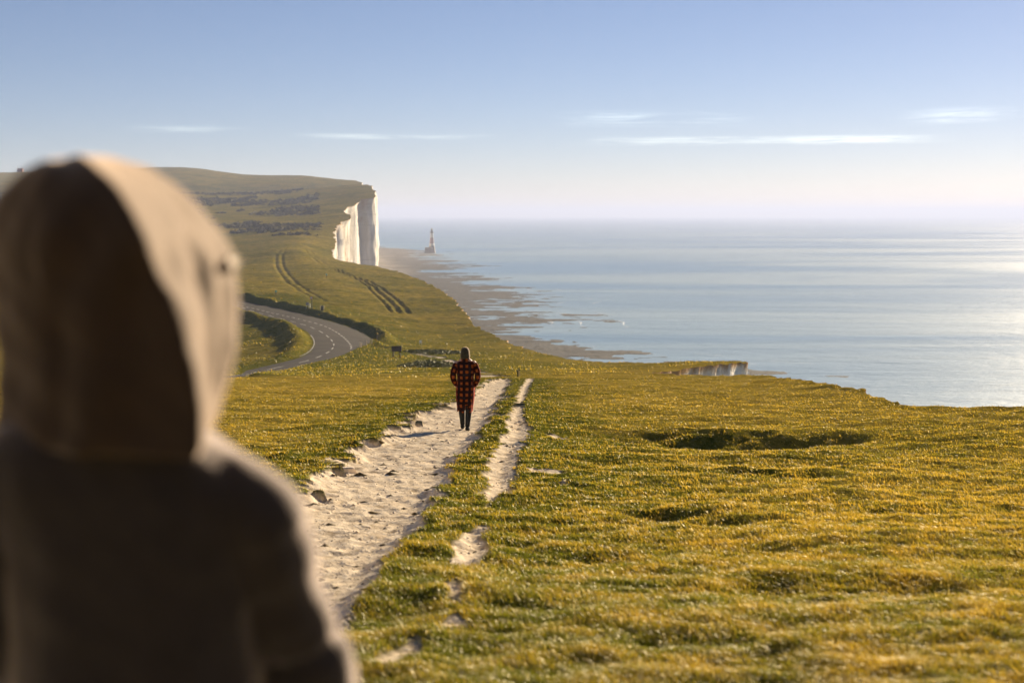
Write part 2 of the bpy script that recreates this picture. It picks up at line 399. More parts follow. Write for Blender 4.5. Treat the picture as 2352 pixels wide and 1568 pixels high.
def poly_sdf(x, y, poly):                   # negative inside
    poly = np.asarray(poly); d2 = np.full(x.shape, 1e18); ins = np.zeros(x.shape, bool)
    for i in range(len(poly)):
        a = poly[i]; b = poly[(i + 1) % len(poly)]; e = b - a
        t_ = np.clip(((x - a[0]) * e[0] + (y - a[1]) * e[1]) / (e @ e + 1e-12), 0, 1)
        d2 = np.minimum(d2, (x - a[0] - t_ * e[0]) ** 2 + (y - a[1] - t_ * e[1]) ** 2)
        c = (a[1] > y) != (b[1] > y)
        xx = (b[0] - a[0]) * (y - a[1]) / (b[1] - a[1] + 1e-12) + a[0]
        ins ^= c & (x < xx)
    return np.sqrt(d2) * np.where(ins, -1, 1)
def line_sdf(x, y, line):                   # distance, position along (0..n), signed side
    line = np.asarray(line); best = np.full(x.shape, 1e18); pos = np.zeros(x.shape); side = np.zeros(x.shape)
    for i in range(len(line) - 1):
        a = line[i]; b = line[i + 1]; e = b - a
        t_ = np.clip(((x - a[0]) * e[0] + (y - a[1]) * e[1]) / (e @ e + 1e-12), 0, 1)
        rx, ry = x - a[0] - t_ * e[0], y - a[1] - t_ * e[1]; d2 = rx * rx + ry * ry
        m_ = d2 < best; best = np.where(m_, d2, best); pos = np.where(m_, i + t_, pos)
        side = np.where(m_, np.sign(e[0] * ry - e[1] * rx), side)
    return np.sqrt(best), pos, side
def H(pts, up=0.0): return np.array([hit(px, py, up)[:2] for px, py in pts])
def Z2(pts): return [(514.5 + .2503 * x, 532.9 + .2503 * y) for x, y in pts]

path_main = H([(1178, 867), (1150, 868), (1118, 874), (1098, 885), (1060, 915), (1010, 930), (950, 952), (905, 978), (890, 1000), (850, 1012),
               (800, 1032), (770, 1052), (760, 1075), (700, 1100), (690, 1130), (640, 1160), (560, 1230), (480, 1340), (380, 1500), (300, 1700), (200, 2300),
               (620, 2300), (650, 1850), (700, 1600), (790, 1440), (835, 1370), (890, 1300), (935, 1240), (985, 1180), (1020, 1120), (1045, 1070), (1085, 1020), (1120, 975), (1150, 930), (1165, 895)])
path_side = H([(1214, 868), (1196, 890), (1185, 930), (1165, 970), (1160, 1000), (1142, 1030), (1130, 1060), (1118, 1090), (1122, 1120), (1112, 1150), (1106, 1172),
               (1130, 1165), (1158, 1145), (1180, 1130), (1172, 1100), (1190, 1075), (1182, 1050), (1205, 1020), (1215, 985), (1200, 955), (1203, 925), (1213, 895), (1226, 869)])
patches = [H([(1062, 1222), (1085, 1222), (1115, 1212), (1112, 1250), (1100, 1285), (1068, 1300), (1040, 1295), (1060, 1268), (1056, 1240)]),
           H([(1020, 1350), (1050, 1340), (1070, 1345), (1062, 1390), (1055, 1432), (1035, 1430), (1040, 1385)]),
           H([(1245, 1108), (1300, 1100), (1312, 1112), (1280, 1126), (1250, 1124)]),
           H([(1210, 1074), (1290, 1078), (1285, 1086), (1215, 1085)]),
           H([(1268, 990), (1300, 994), (1296, 1008), (1272, 1005)]),
           H([(900, 1500), (960, 1480), (975, 1500), (930, 1530), (890, 1560), (870, 1540)])]
path_far = H([(944, 812), (962, 814), (990, 818), (1012, 822), (1036, 831), (1060, 841), (1085, 850), (1103, 857), (1131, 866), (1150, 868)])
road_in = H(Z2([(-900, 1500), (-300, 1370), (200, 1270), (400, 1225), (600, 1180), (720, 1145), (800, 1095), (838, 1030), (820, 970), (760, 910), (650, 858), (480, 808), (200, 745), (-200, 690), (-600, 650)]))
road_out = H(Z2([(-600, 560), (-100, 600), (170, 632), (260, 652), (500, 700), (750, 760), (900, 800), (1050, 840), (1200, 890), (1300, 940), (1345, 975), (1340, 1020), (1250, 1050), (1180, 1085), (1080, 1130), (960, 1165), (850, 1188), (600, 1248), (350, 1298), (160, 1330), (-300, 1430), (-900, 1560)]))
road_poly = np.concatenate([road_in, road_out])
bank_out = H(Z2([(1270, 815), (1330, 845), (1400, 880), (1480, 920), (1530, 960)]), 1.9)
bank_hook = H(Z2([(1410, 990), (1450, 1015), (1500, 1030), (1560, 1036), (1640, 1042)]), .7)
ruts_a = H([(770, 618), (800, 632), (830, 642), (862, 660), (885, 680), (905, 700), (925, 722)])
ruts_b = H([(650, 572), (640, 590), (642, 610), (655, 630), (668, 645), (700, 668), (730, 685), (770, 700)])
ruts_c = H([(706, 570), (716, 585), (735, 600), (745, 610)])

def terrain_parts(x, y):
    z = base_z(x, y)
    road = np.full(x.shape, 99.0); path = np.zeros(x.shape); green = np.zeros(x.shape)
    wj = fbm(x, y, 1.6, 3, 21)
    # --- worn chalk paths
    k = (y < 125) & (y > -15)
    if k.any():
        X, Y = x[k], y[k]; e = fbm(X * .8, Y, .85, 3, 31)
        sd_ = poly_sdf(X, Y, path_main) + e * np.where(X < np.interp(Y, [5, 30, 90], [-2.6, -1.6, 0]), .42, .24) * np.clip(Y / 18, .5, 1.8)
        s2 = poly_sdf(X, Y, path_side) - .02 + e * .20
        for q in patches: s2 = np.minimum(s2, poly_sdf(X, Y, q) - .05 + e * .16)
        sdm = np.minimum(sd_, s2)
        # turf tongues left growing in the main path's verge
        tong = sst(fbm(X * .6, Y, .8, 3, 41), .30, .45) * sst(-sd_, .75, .10) * (X < np.interp(Y, [5, 30, 90], [-2.6, -2.0, -1.0]))
        sdm = np.where(tong > .5, np.maximum(sdm, (tong - .5) * .22), sdm)
        path[k] = sst(-sdm, -.03, .05)
        z[k] -= np.where(sd_ < s2, .10, .05) * sst(-sdm, -.14, .30) - .03 * np.exp(-(sdm / .2) ** 2)
        r_ = .5 + .5 * fbm(X, Y, .5, 3, 44)
        z[k] += path[k] * (.045 * fbm(X, Y, .35, 3, 43) + .022 * fbm(X, Y, .13, 2, 47) + .05 * sst(fbm(X, Y, .28, 2, 45), .35, .7) * r_)
        green[k] += .65 * np.exp(-np.maximum(sdm, 0) / 1.6) * (1 - path[k])
    k = (y > 90) & (y < 300)
    if k.any():
        X, Y = x[k], y[k]; d, pos, sd_ = line_sdf(X, Y, path_far)
        wd = .9 + .9 * fbm(X, Y, 5, 2, 51) - .0 * pos
        mm = sst(wd - d, -.15, .15) * sst(fbm(X, Y, 9, 2, 55), -.28, -.05)
        path[k] = np.maximum(path[k], mm); z[k] -= .12 * mm
        green[k] += .3 * np.exp(-d / 4)
    # --- road, banks
    k = (y > 120) & (y < 650) & (x < 60)
    if k.any():
        X, Y = x[k], y[k]
        road[k] = poly_sdf(X, Y, road_poly); rk = road[k]
        jag = 1 + .22 * fbm(X, Y, 9, 2, 61)
        off = sst(rk, .25, 1.6)
        d, pos, s_ = line_sdf(X, Y, road_out); b1 = np.interp(pos, [0, 8, 10, 10.6, 11, 15], [1.0, 1.2, 1.3, .7, .1, .1]) * np.exp(-((d - 2.9) / 1.5) ** 2) * jag
        d, pos, s_ = line_sdf(X, Y, bank_out); b1 = np.maximum(b1, 1.6 * np.exp(-(d / 1.9) ** 2) * jag)
        d, pos, s_ = line_sdf(X, Y, bank_hook); b1 = np.maximum(b1, .5 * np.exp(-(d / 1.2) ** 2) * jag)
        d, pos, s_ = line_sdf(X, Y, road_in); b2 = np.interp(pos, [0, 3, 5, 7, 8, 14], [.35, .4, .6, 1.0, 1.2, 1.2]) * np.exp(-((d - 3.0) / 1.9) ** 2) * jag
        z[k] += np.maximum(b1, b2) * off
        z[k] += off * .16 * fbm(X, Y, 1.3, 3, 62) * np.exp(-np.maximum(rk, 0) / 14)
        green[k] += .45 * np.exp(-np.maximum(rk, 0) / 26)
    rf = sst(road, .1, 2.5); green += .16 * sst(y, 240, 480)
    # --- ruts worn along the slope
    k = (y > 280) & (y < 1100)
    if k.any():
        X, Y = x[k], y[k]; dz = np.zeros(X.shape)
        d, pos, s_ = line_sdf(X, Y, ruts_a); sdv = d * s_
        wdt = np.interp(pos, [0, 2, 4, 6], [2.2, 3.0, 4.0, 3.4]); inb = sst(wdt - d, 0, .8) * sst(pos, 0, .3) * sst(6.0 - pos, 0, .3)
        brk = .75 + .5 * fbm(X, Y, 14, 2, 71)
        dz += inb * brk * (.42 * np.sin(sdv / wdt * math.pi * 2.8 + .9 * fbm(X, Y, 16, 2, 72)) - .25)
        for ln, sc_ in ((ruts_b, 1.0), (ruts_c, .8)):
            d, pos, s_ = line_sdf(X, Y, ln); sdv = d * s_; n2_ = len(ln) - 1
            ends = sst(pos, 0, .4) * sst(n2_ - pos, 0, .8)
            dz -= sc_ * ends * (.40 * np.exp(-((sdv - 1.5) / .7) ** 2) + .40 * np.exp(-((sdv + 1.5) / .7) ** 2) + .55 * np.exp(-((sdv - 2) / 6) ** 2))
        z[k] += dz
    # --- natural relief, finer close by
    npth = 1 - .85 * path
    z += rf * npth * .030 * fbm(x * .8, y, .26, 2, 10) * sst(45 - y, 0, 25)
    z += rf * npth * .065 * fbm(x * .75, y, .62, 3, 11) * sst(90 - y, 0, 40)
    z += rf * npth * .13 * fbm(x * .6, y, 1.7, 3, 12) * sst(160 - y, 0, 80)
    z += rf * .13 * fbm(x * .6, y, 6.5, 3, 13) * sst(y, 12, 60) * (1 - .5 * path)
    z += rf * .55 * fbm(x * .5, y, 17, 3, 14) * sst(y, 110, 280)
    z += rf * 1.15 * np.abs(fbm(x * .25, y, 8.5, 3, 19)) * sst(y, 230, 330) * sst(1100 - y, 0, 400)
    z += rf * 1.5 * fbm(x * .7, y, 60, 4, 15) * sst(y, 600, 1200)
    z -= 10 * np.exp(-((y - 1905 - .12 * x) / 85) ** 2)
    z += 3.2 * np.abs(fbm(x, y, 150, 4, 16)) * sst(y, 1150, 1500) * sst(1900 - y, 0, 200) * sst(-x, 260, 420)
    # hollow in the turf right of the path, and a lesser one
    def hollow(cx, cy, rx, ry, dep, an=0.0):
        X = (x - cx) * math.cos(an) + (y - cy) * math.sin(an); Y = -(x - cx) * math.sin(an) + (y - cy) * math.cos(an)
        q = (X / rx) ** 2 + (Y / ry) ** 2
        return -dep * np.exp(-q ** 1.5)
    cs, sn = math.cos(R(SUN_AZ)), math.sin(R(SUN_AZ))
    for hx, hy, near_, far_, lat, dep in ((4.1, 29.4, 4.6, 1.9, 2.8, .42), (6.6, 29.4, 2.6, .8, 1.1, .22), (1.7, 15.3, 1.0, .35, .5, .12), (-.1, 13.1, .8, .3, .35, .09), (3.4, 20.5, 1.3, .4, .6, .10)):
        s_ = (x - hx) * sn + (y - hy) * cs; t_ = (x - hx) * cs - (y - hy) * sn
        dep = dep * (1 + .45 * fbm(x, y, 1.3, 3, 17)); s_ = s_ + .35 * far_ * fbm(x, y, .9, 3, 16)
        z -= dep * sst(s_, -near_, -far_ * .2) * (1 - sst(s_, 0, far_)) * np.exp(-(t_ / lat) ** 2)
    z += hollow(.62, 19.3, .5, .28, .16) + hollow(2.0, 14.4, .7, .3, .09) + hollow(14.5, 40.5, 1.4, .7, .25)
    green += .28 * np.exp(-(((x - 4) / 5) ** 2 + ((y - 27) / 3.5) ** 2))
    # crumbling lip close to the edge
    xe = x_edge(y); de = xe - x
    lip = np.exp(-np.maximum(de, 0) / np.clip(y * .018, .5, 6))
    z += lip * (.18 * fbm(x, y, 1.1, 3, 18) - .05) * sst(y, 30, 45) * (y < 400)
    return z, path, road, green
def terrain_z(x, y): return terrain_parts(np.asarray(x, float), np.asarray(y, float))[0]

ys = [-14.0]
while ys[-1] < 3150: ys.append(ys[-1] + (1.6 if 1380 < ys[-1] < 1450 else max(.045 if ys[-1] > 4 else .25, ys[-1] * .0044)))
ys = np.array(ys); NC = 1050
cc = np.linspace(0, 1, NC)
xl = -.56 * (ys + OFF) - 2; xr = x_edge(ys)
X = xl[:, None] + (xr - xl)[:, None] * cc[None]; Y = np.repeat(ys[:, None], NC, 1)
Z, PA, RD, GR = terrain_parts(X.ravel(), Y.ravel())
NR = len(ys)
idx = np.arange(NR * NC).reshape(NR, NC)
fq = np.stack([idx[:-1, :-1], idx[:-1, 1:], idx[1:, 1:], idx[1:, :-1]], -1).reshape(-1, 4)
co = np.stack([X.ravel(), Y.ravel(), Z], -1)
pf = PA[fq].mean(1); rfm = RD[fq].mean(1)
isroad = rfm < 0; ispath = (pf > .5) & ~isroad; isg = ~isroad & ~ispath
def sub(name, mask, mat):
    f = fq[mask]; used, inv = np.unique(f.ravel(), return_inverse=True)
    return tag(mesh_np(name, co[used], inv.reshape(-1, 4), mat, attrs={'path': PA[used], 'green': GR[used]}), kind='structure')
sub('ground', isg, m_turf); sub('path', ispath, m_turf); sub('road', isroad, m_road)

# chalk cliff: drops from the turf edge to the shore all along the coast
NV = 46
tv = np.linspace(0, 1, NV) ** 1.25
zt = Z.reshape(NR, NC)[:, -1]
foot = 1.2
ZZ = zt[:, None] + (foot - 1.5 - zt)[:, None] * tv[None]
YY = np.repeat(ys[:, None], NV, 1)
amp = np.clip(ys / 900, .03, 1)[:, None]
rib = (pn(YY / 38, ZZ / 260, 81) * 5.5 + pn(YY / 13, ZZ / 60, 82) * 2.4 + pn(YY / 5, ZZ / 12, 83) * .8) * amp
XX = xr[:, None] + (zt[:, None] - ZZ) * .02 + (rib - 2.0 * amp) * np.sin(np.clip(tv, 0, .12) / .12 * math.pi / 2)[None]
XX[:, 0] = xr; 
ci = np.arange(NR * NV).reshape(NR, NV)
fc = np.stack([ci[:-1, :-1], ci[:-1, 1:], ci[1:, 1:], ci[1:, :-1]], -1).reshape(-1, 4)
below = (zt[:, None] - ZZ).ravel()
tag(mesh_np('cliff', np.stack([XX.ravel(), YY.ravel(), ZZ.ravel()], -1), fc, m_cliff, attrs={'below': below}), kind='structure')

# sea and the shore platform
seg = 96
ang = np.linspace(0, 2 * math.pi, seg, endpoint=False)
me = bpy.data.meshes.new('sea'); me.from_pydata([(30000 * math.cos(a), 30000 * math.sin(a), 0) for a in ang], [], [tuple(range(seg))])
me.materials.append(m_sea); o = bpy.data.objects.new('sea', me); COL.objects.link(o); tag(o, kind='structure')

SH = [(868, 568.3), (940, 572), (985, 579), (990, 585), (965, 590), (1020, 600), (1075, 611), (1008, 620), (1040, 630), (1135, 646), (1100, 655),
      (1178, 668), (1228, 690), (1200, 705), (1215, 720), (1245, 733), (1230, 745), (1218, 760), (1140, 768), (1185, 776), (1300, 785), (1350, 798),
      (1385, 812), (1450, 826), (1620, 835), (1660, 850)]
sw = []
for px, py in SH:
    r = W(px, py, 1.0); d = EYE / (EYE - r[2]); sw.append((d, r[0] * d))
sw = np.array(sorted(sw)); sw = np.concatenate([[(90, 75), (450, 80)], sw, [(2900, -340), (3300, -520)]])
by = [95.0]
while by[-1] < 3200: by.append(by[-1] + max(1.0, by[-1] * .0021))
by = np.array(by); NB = 420
wl = np.interp(by, sw[:, 0], sw[:, 1])
bx0 = x_edge(by) - 8; bx1 = np.maximum(wl + 240 + by * .03, bx0 + 60)
BX = bx0[:, None] + (bx1 - bx0)[:, None] * np.linspace(0, 1, NB)[None]; BY = np.repeat(by[:, None], NB, 1)
dd_ = wl[:, None] - BX
BZ = np.where(dd_ > 0, 1.5 * (1 - np.exp(-dd_ / 130)), dd_ * .011)
wet_ = np.clip(1 - np.abs(dd_) / 120, 0, 1)
BZ = BZ + (.95 * fbm(BX * .6, BY, 46, 3, 91) + .6 * fbm(BX * .7, BY, 13, 3, 92)) * (.30 + .70 * wet_) + .12 * fbm(BX, BY, 4, 2, 93)
dc = BX - (bx0 + 8)[:, None]
BZ += 2.2 * np.exp(-np.maximum(dc, 0) / 14)
dry = sst(-dc + 30 + 22 * fbm(BX, BY, 70, 3, 94), -25, 30) + sst(BY, 1500, 2300) * .6
bi = np.arange(BX.size).reshape(BX.shape)
fb = np.stack([bi[:-1, :-1], bi[:-1, 1:], bi[1:, 1:], bi[1:, :-1]], -1).reshape(-1, 4)
keep = BZ.ravel()[fb].max(1) > -.5; fb = fb[keep]; used, inv = np.unique(fb.ravel(), return_inverse=True)
tag(mesh_np('beach', np.stack([BX.ravel(), BY.ravel(), BZ.ravel()], -1)[used], inv.reshape(-1, 4), m_beach, attrs={'dry': np.clip(dry, 0, 1).ravel()[used]}), kind='structure')

# thin surf lines along the reef edge
sv_, sf_ = [], []
for ln_k, (off_, seed_) in enumerate(((6, 201), (22, 202), (46, 203))):
    yy_ = np.arange(520, 2500, 3.0); xx_ = np.interp(yy_, sw[:, 0], sw[:, 1]) + off_ + 16 * fbm(yy_, yy_ * 0 + seed_, 60, 3, 7)
    wd_ = np.maximum(0, fbm(yy_, yy_ * 0 + seed_ * 2.0, 35, 3, 8) - .02) * 1.2
    for i in range(len(yy_) - 1):
        if wd_[i] <= 0 and wd_[i + 1] <= 0: continue
        b_ = len(sv_); sv_ += [(xx_[i], yy_[i], .05), (xx_[i] + wd_[i], yy_[i], .05), (xx_[i + 1] + wd_[i + 1], yy_[i + 1], .05), (xx_[i + 1], yy_[i + 1], .05)]
        sf_.append((b_, b_ + 1, b_ + 2, b_ + 3))
tag(mesh_np('surf', np.array(sv_), np.array(sf_), plain('foam', (.75, .77, .78), .7, .1, .5)), 'thin white surf lines breaking over the reef edge', 'surf', kind='stuff')

# road markings
mk = MB()
def resample(line, step):
    line = np.asarray(line); s = np.concatenate([[0], np.cumsum(np.linalg.norm(np.diff(line, axis=0), axis=1))])
    # smooth the corners a little
    u = np.arange(0, s[-1], step); q = np.stack([np.interp(u, s, line[:, 0]), np.interp(u, s, line[:, 1])], -1)
    k = max(1, int(5 / step)); ker = np.ones(2 * k + 1) / (2 * k + 1)
    if len(q) > 4 * k:
        qq = q.copy()
        for a in (0, 1): qq[:, a] = np.convolve(np.pad(q[:, a], k, mode='edge'), ker, 'valid')
        q = qq
    return q
def marking(line, wid, dash=None, gap=0.0):
    q = resample(line, .5); zz = base_z(q[:, 0], q[:, 1]) + .035
    per = (dash + gap) if dash else 1e9
    for i in range(len(q) - 1):
        if dash and (i * .5) % per >= dash: continue
        tn = q[i + 1] - q[i]; tn /= np.linalg.norm(tn) + 1e-9; nn = np.array([-tn[1], tn[0]]) * wid / 2
        a, b = q[i], q[i + 1] + tn * .0
        mk.add([(a[0] - nn[0], a[1] - nn[1], zz[i]), (a[0] + nn[0], a[1] + nn[1], zz[i]), (b[0] + nn[0], b[1] + nn[1], zz[i + 1]), (b[0] - nn[0], b[1] - nn[1], zz[i + 1])], [(0, 3, 2, 1)])
marking(H(Z2([(-500, 590), (0, 655), (190, 700), (310, 742), (420, 770), (540, 800), (650, 828), (750, 857), (835, 890), (915, 930), (977, 978), (1012, 1028), (990, 1083), (900, 1135), (765, 1183), (560, 1232), (300, 1280), (100, 1318)])), .2, 4.5, 4.5)
marking(H(Z2([(-300, 610), (100, 668), (205, 690), (340, 718), (450, 745), (590, 777), (690, 800), (800, 828), (900, 855), (980, 890), (1050, 930), (1110, 975), (1150, 1020), (1172, 1055), (1160, 1082)])), .30, 2.0, 2.0)
marking(H(Z2([(790, 940), (822, 978), (832, 1030), (795, 1090), (717, 1138), (600, 1173), (400, 1218), (200, 1262)])), .16)
tag(mk.build('road_markings', m_paint), kind='structure')

# ------------------------------------------------------------------ grass: blades on the near turf, coarse tufts farther off
def inside(x, y): return x < x_edge(y) + .02
def blades(n, y0, y1, pw, hgt, wid, seed, name, label, far=False):
    g = np.random.default_rng(seed)
    u = g.random(n); e = 1 - pw
    y = (y0 ** e + u * (y1 ** e - y0 ** e)) ** (1 / e)
    x = (g.random(n) * .92 - .44) * y + (g.random(n) * 4.4 - 1.4)
    k = inside(x, y); x, y = x[k], y[k]
    z, pa, rd, gr = terrain_parts(x, y)
    if far:
        rough = sst(fbm(x, y, 11, 3, 101), .05, .4) * .45 + np.exp(-np.maximum(rd, 0) / 9) * .6 + .02
        k = (g.random(len(x)) < rough) & (rd > .5) & (pa < .4)
    else:
        dn = .55 + .45 * sst(fbm(x, y, .5, 2, 102), -.3, .3)
        k = (pa < .35 + .25 * g.random(len(x))) & (g.random(len(x)) < dn)
    x, y, z, gr, pa = x[k], y[k], z[k], gr[k], pa[k]; n = len(x)
    patch = fbm(x, y, .55, 3, 103); big = fbm(x, y, 14, 2, 104)
    h = hgt(y) * (.55 + .9 * g.random(n)) * (1 + .7 * patch) * np.where(g.random(n) < .02, 1.9, 1)
    wd = wid(y) * (.6 + .8 * g.random(n))
    th = g.random(n) * 2 * math.pi
    ln = (.5 + 1.1 * g.random(n)) * h
    wx, wy = -.75, -.25                      # combed by the sea wind
    lx = np.cos(th) * .7 + wx; ly = np.sin(th) * .7 + wy
    ph = g.random(n) * math.pi; bx, by_ = np.cos(ph) * wd / 2, np.sin(ph) * wd / 2
    b0 = np.stack([x - bx, y - by_, z - .01 * h / .05], -1); b1 = np.stack([x + bx, y + by_, z - .01 * h / .05], -1)
    mid = np.stack([x + lx * ln * .35, y + ly * ln * .35, z + h * .62], -1)
    side = np.stack([bx, by_, bx * 0], -1) * .8
    tip = np.stack([x + lx * ln, y + ly * ln, z + h * .88], -1)
    V = np.stack([b0, b1, mid + side, mid - side, tip], 1).reshape(-1, 3)
    i0 = np.arange(n)[:, None] * 5
    fa = np.concatenate([i0 + np.array([[0, 1, 2]]), i0 + np.array([[0, 2, 3]]), i0 + np.array([[3, 2, 4]])], 0)
    r = g.random(n)
    green = np.clip(.75 * gr + .29 - .45 * big - .9 * patch + (r - .5) * .7, 0, 1)[:, None]
    straw_c = np.array([.45, .292, .026]); pale = np.array([.55, .43, .14]); gr_c = np.array([.125, .130, .008])
    c = straw_c * (1 - green) + gr_c * green
    isp = (g.random(n) < .03)[:, None]; c = np.where(isp, pale, c) * (.72 + .38 * g.random((n, 1)))
    c4 = np.concatenate([c, np.ones((n, 1))], 1); c4 = np.repeat(c4[:, None], 5, 1).reshape(-1, 4)
    o = mesh_np(name, V, fa, m_blade, smooth=False, attrs={'tint': c4})
    tag(o, label, 'grass', kind='stuff'); return o
blades(1080000, 5.2, 95, 1.75, lambda y: np.interp(y, [5, 20, 60, 95], [.031, .030, .028, .022]), lambda y: np.interp(y, [5, 20, 95], [.0035, .009, .030]), 1,
       'grass', 'short golden green downland turf combed by the wind in the foreground')
blades(170000, 92, 620, 1.45, lambda y: np.interp(y, [90, 300, 620], [.09, .20, .30]), lambda y: np.interp(y, [90, 300, 620], [.05, .12, .22]), 2,
       'rough_grass', 'rough tufty grass on the road banks and valley slopes', True)

# loose chalk rubble on the worn paths
g = np.random.default_rng(12)
n = 9000
u = g.random(n); yy = (6.0 ** -.6 + u * (90 ** -.6 - 6.0 ** -.6)) ** (1 / -.6); xx = (g.random(n) * .5 - .36) * yy
zz, pa, _r, _g = terrain_parts(xx, yy); k = pa > .8; xx, yy, zz = xx[k], yy[k], zz[k]; n = len(xx)
s_ = (.006 + .022 * g.random(n) ** 3) * np.clip(yy / 14, .7, 2.2)
oct_ = np.array([(1, 0, 0), (0, 1, 0), (-1, 0, 0), (0, -1, 0), (0, 0, .7), (0, 0, -.5)])
V = oct_[None] * s_[:, None, None] * (.6 + .8 * g.random((n, 6, 1))) + np.stack([xx, yy, zz], -1)[:, None]
ft = np.array([(0, 1, 4), (1, 2, 4), (2, 3, 4), (3, 0, 4), (1, 0, 5), (2, 1, 5), (3, 2, 5), (0, 3, 5)])
m_stone = plain('chalk_stone', (.55, .47, .37), .9, .35, 9)
o = mesh_np('rubble', V.reshape(-1, 3), (ft[None] + np.arange(n)[:, None, None] * 6).reshape(-1, 3), m_stone, smooth=False)
tag(o, 'loose chalk stones scattered over the worn path', 'stones', kind='stuff')

# dark crumbs of soil and turf kicked onto the path
n = 1500
u = g.random(n); yy = (6.0 ** -.6 + u * (90 ** -.6 - 6.0 ** -.6)) ** (1 / -.6); xx = (g.random(n) * .42 - .34) * yy
zz, pa, _r, _g = terrain_parts(xx, yy); k = (pa > .8) & (fbm(xx, yy, 1.8, 3, 48) > -.1); xx, yy, zz = xx[k], yy[k], zz[k]; n = len(xx)
s_ = (.012 + .04 * g.random(n) ** 2.2) * np.clip(yy / 14, .7, 1.9)
V = oct_[None] * s_[:, None, None] * np.array([1.5, .9, .8]) * (.5 + .9 * g.random((n, 6, 1))) + np.stack([xx, yy, zz], -1)[:, None]
o = mesh_np('soil_crumbs', V.reshape(-1, 3), (ft[None] + np.arange(n)[:, None, None] * 6).reshape(-1, 3), plain('soil', (.075, .055, .025), .95, .5, 9), smooth=False)
tag(o, 'dark crumbs of soil and turf scattered over the chalk path', 'soil', kind='stuff')

# dark gorse and scrub on the far hill: clumps of small faces, too many and merged to count
g = np.random.default_rng(5)
n = 9000
yy = 950 + 830 * g.random(n); xx = -(g.random(n) * .24 + .135) * yy
dn = fbm(xx, yy, 110, 3, 111); k = (dn + .35 * (-xx / yy - .20) + .25 * fbm(xx, yy, 30, 2, 115) > .02) & (g.random(n) < .85); xx, yy = xx[k], yy[k]; zz = terrain_z(xx, yy); n = len(xx)
R_ = .9 + 1.7 * g.random(n)
m = 26
dirs = g.normal(size=(n, m, 3)); dirs /= np.linalg.norm(dirs, axis=2, keepdims=True); dirs[..., 2] = np.abs(dirs[..., 2]) * .7
cen = np.stack([xx, yy, zz], -1)[:, None] + dirs * R_[:, None, None] * (.6 + .5 * g.random((n, m, 1)))
e1 = g.normal(size=(n, m, 3)) * R_[:, None, None] * .30; e2 = g.normal(size=(n, m, 3)) * R_[:, None, None] * .30
V = np.stack([cen - e1, cen + e1, cen + e2], 2).reshape(-1, 3)
m_scrub = plain('gorse', (.105, .085, .028), .9, .5, .8)
o = mesh_np('scrub', V, np.arange(len(V)).reshape(-1, 3), m_scrub, smooth=False)
tag(o, 'dark patchy gorse scrub spread over the far hillside', 'scrub', kind='stuff')

# low bramble clump in the valley beside the board
def clump(name, px, py, rx, ry, rh, nleaf, seed, mat, label):
    g = np.random.default_rng(seed); c = hit(px, py)
    a = g.random(nleaf) * 2 * math.pi; rr = np.sqrt(g.random(nleaf)); x = c[0] + rx * rr * np.cos(a); y = c[1] + ry * rr * np.sin(a)
    z = terrain_z(x, y) + rh * (1 - rr ** 2) * (.4 + .6 * g.random(nleaf)) * (1 + .6 * fbm(x, y, 1.5, 2, 7))
    e1 = g.normal(size=(nleaf, 3)) * .12; e2 = g.normal(size=(nleaf, 3)) * .12; q = np.stack([x, y, z], -1)
    V = np.stack([q - e1, q + e1, q + e2], 1).reshape(-1, 3) - c
    o = mesh_np(name, V, np.arange(len(V)).reshape(-1, 3), mat, smooth=False); o.location = c
    return tag(o, label, 'shrub')
m_bram = plain('bramble_leaf', (.15, .145, .035), .8, .5, 3)
clump('shrub', 985, 841, 3.4, 7.0, .55, 5000, 3, m_bram, 'low dark bramble clump just right of the valley information board')
clump('shrub', 1000, 812, 5.0, 6.0, .35, 2600, 4, m_bram, 'low scrubby clump beyond the bare chalk strip, behind the information board')

# ------------------------------------------------------------------ lighthouse
lw = W(992, 581.5, 2240); lx, ly = lw[0], lw[1]
lh = empty('lighthouse', (lx, ly, 0))
tag(lh, 'hazy lighthouse with one dark band standing in the sea off the headland', 'lighthouse')
m_lw = plain('white_tower_paint', (.74, .70, .64), .7, .1, .4); m_lr = plain('hazed_red_paint', (.44, .29, .25), .7, .15, .4)  # tower red is paled, with distance haze put into its colour
m_ls = plain('hazed_granite', (.38, .34, .29), .9, .2, .5); m_ld = plain('hazed_lantern_metal', (.30, .26, .22), .5, .2, 1)  # stone and lantern colours lightened to carry haze as well
b = MB(); b.box((-3.0, 0, 4.0), (15.5, 11, 9.6), bev=.05); b.box((-3.0, 0, .6), (17.5, 13, 3)); b.build('platform', m_ls, lh)
b = MB(); b.lathe([(4.4, 8.9), (4.2, 11.2)]); b.build('tower_base', m_ls, lh, True)
def rad(z): return 2.25 + 1.95 * max(0, (31 - z) / 20.0) ** 1.6
b = MB(); b.lathe([(rad(z), z) for z in np.linspace(11.2, 15.2, 5)]); b.build('tower_lower_band', m_lw, lh, True)
b = MB(); b.lathe([(rad(z), z) for z in np.linspace(15.2, 23.8, 8)]); b.build('tower_dark_band', m_lr, lh, True)
b = MB(); b.lathe([(rad(z), z) for z in np.linspace(23.8, 31.0, 7)]); b.build('tower_upper_band', m_lw, lh, True)
b = MB(); b.lathe([(2.3, 31.0), (3.1, 31.7), (3.1, 32.1), (2.0, 32.1), (2.0, 33.3)]); 
for i in range(16):
    a = i * math.pi / 8; b.tube([(3.0 * math.cos(a), 3.0 * math.sin(a), 32.1), (3.0 * math.cos(a), 3.0 * math.sin(a), 33.2)], .05, 5)
b.lathe([(3.05, 33.15), (3.05, 33.25), (2.95, 33.25), (2.95, 33.15)]); b.build('gallery', m_ld, lh)
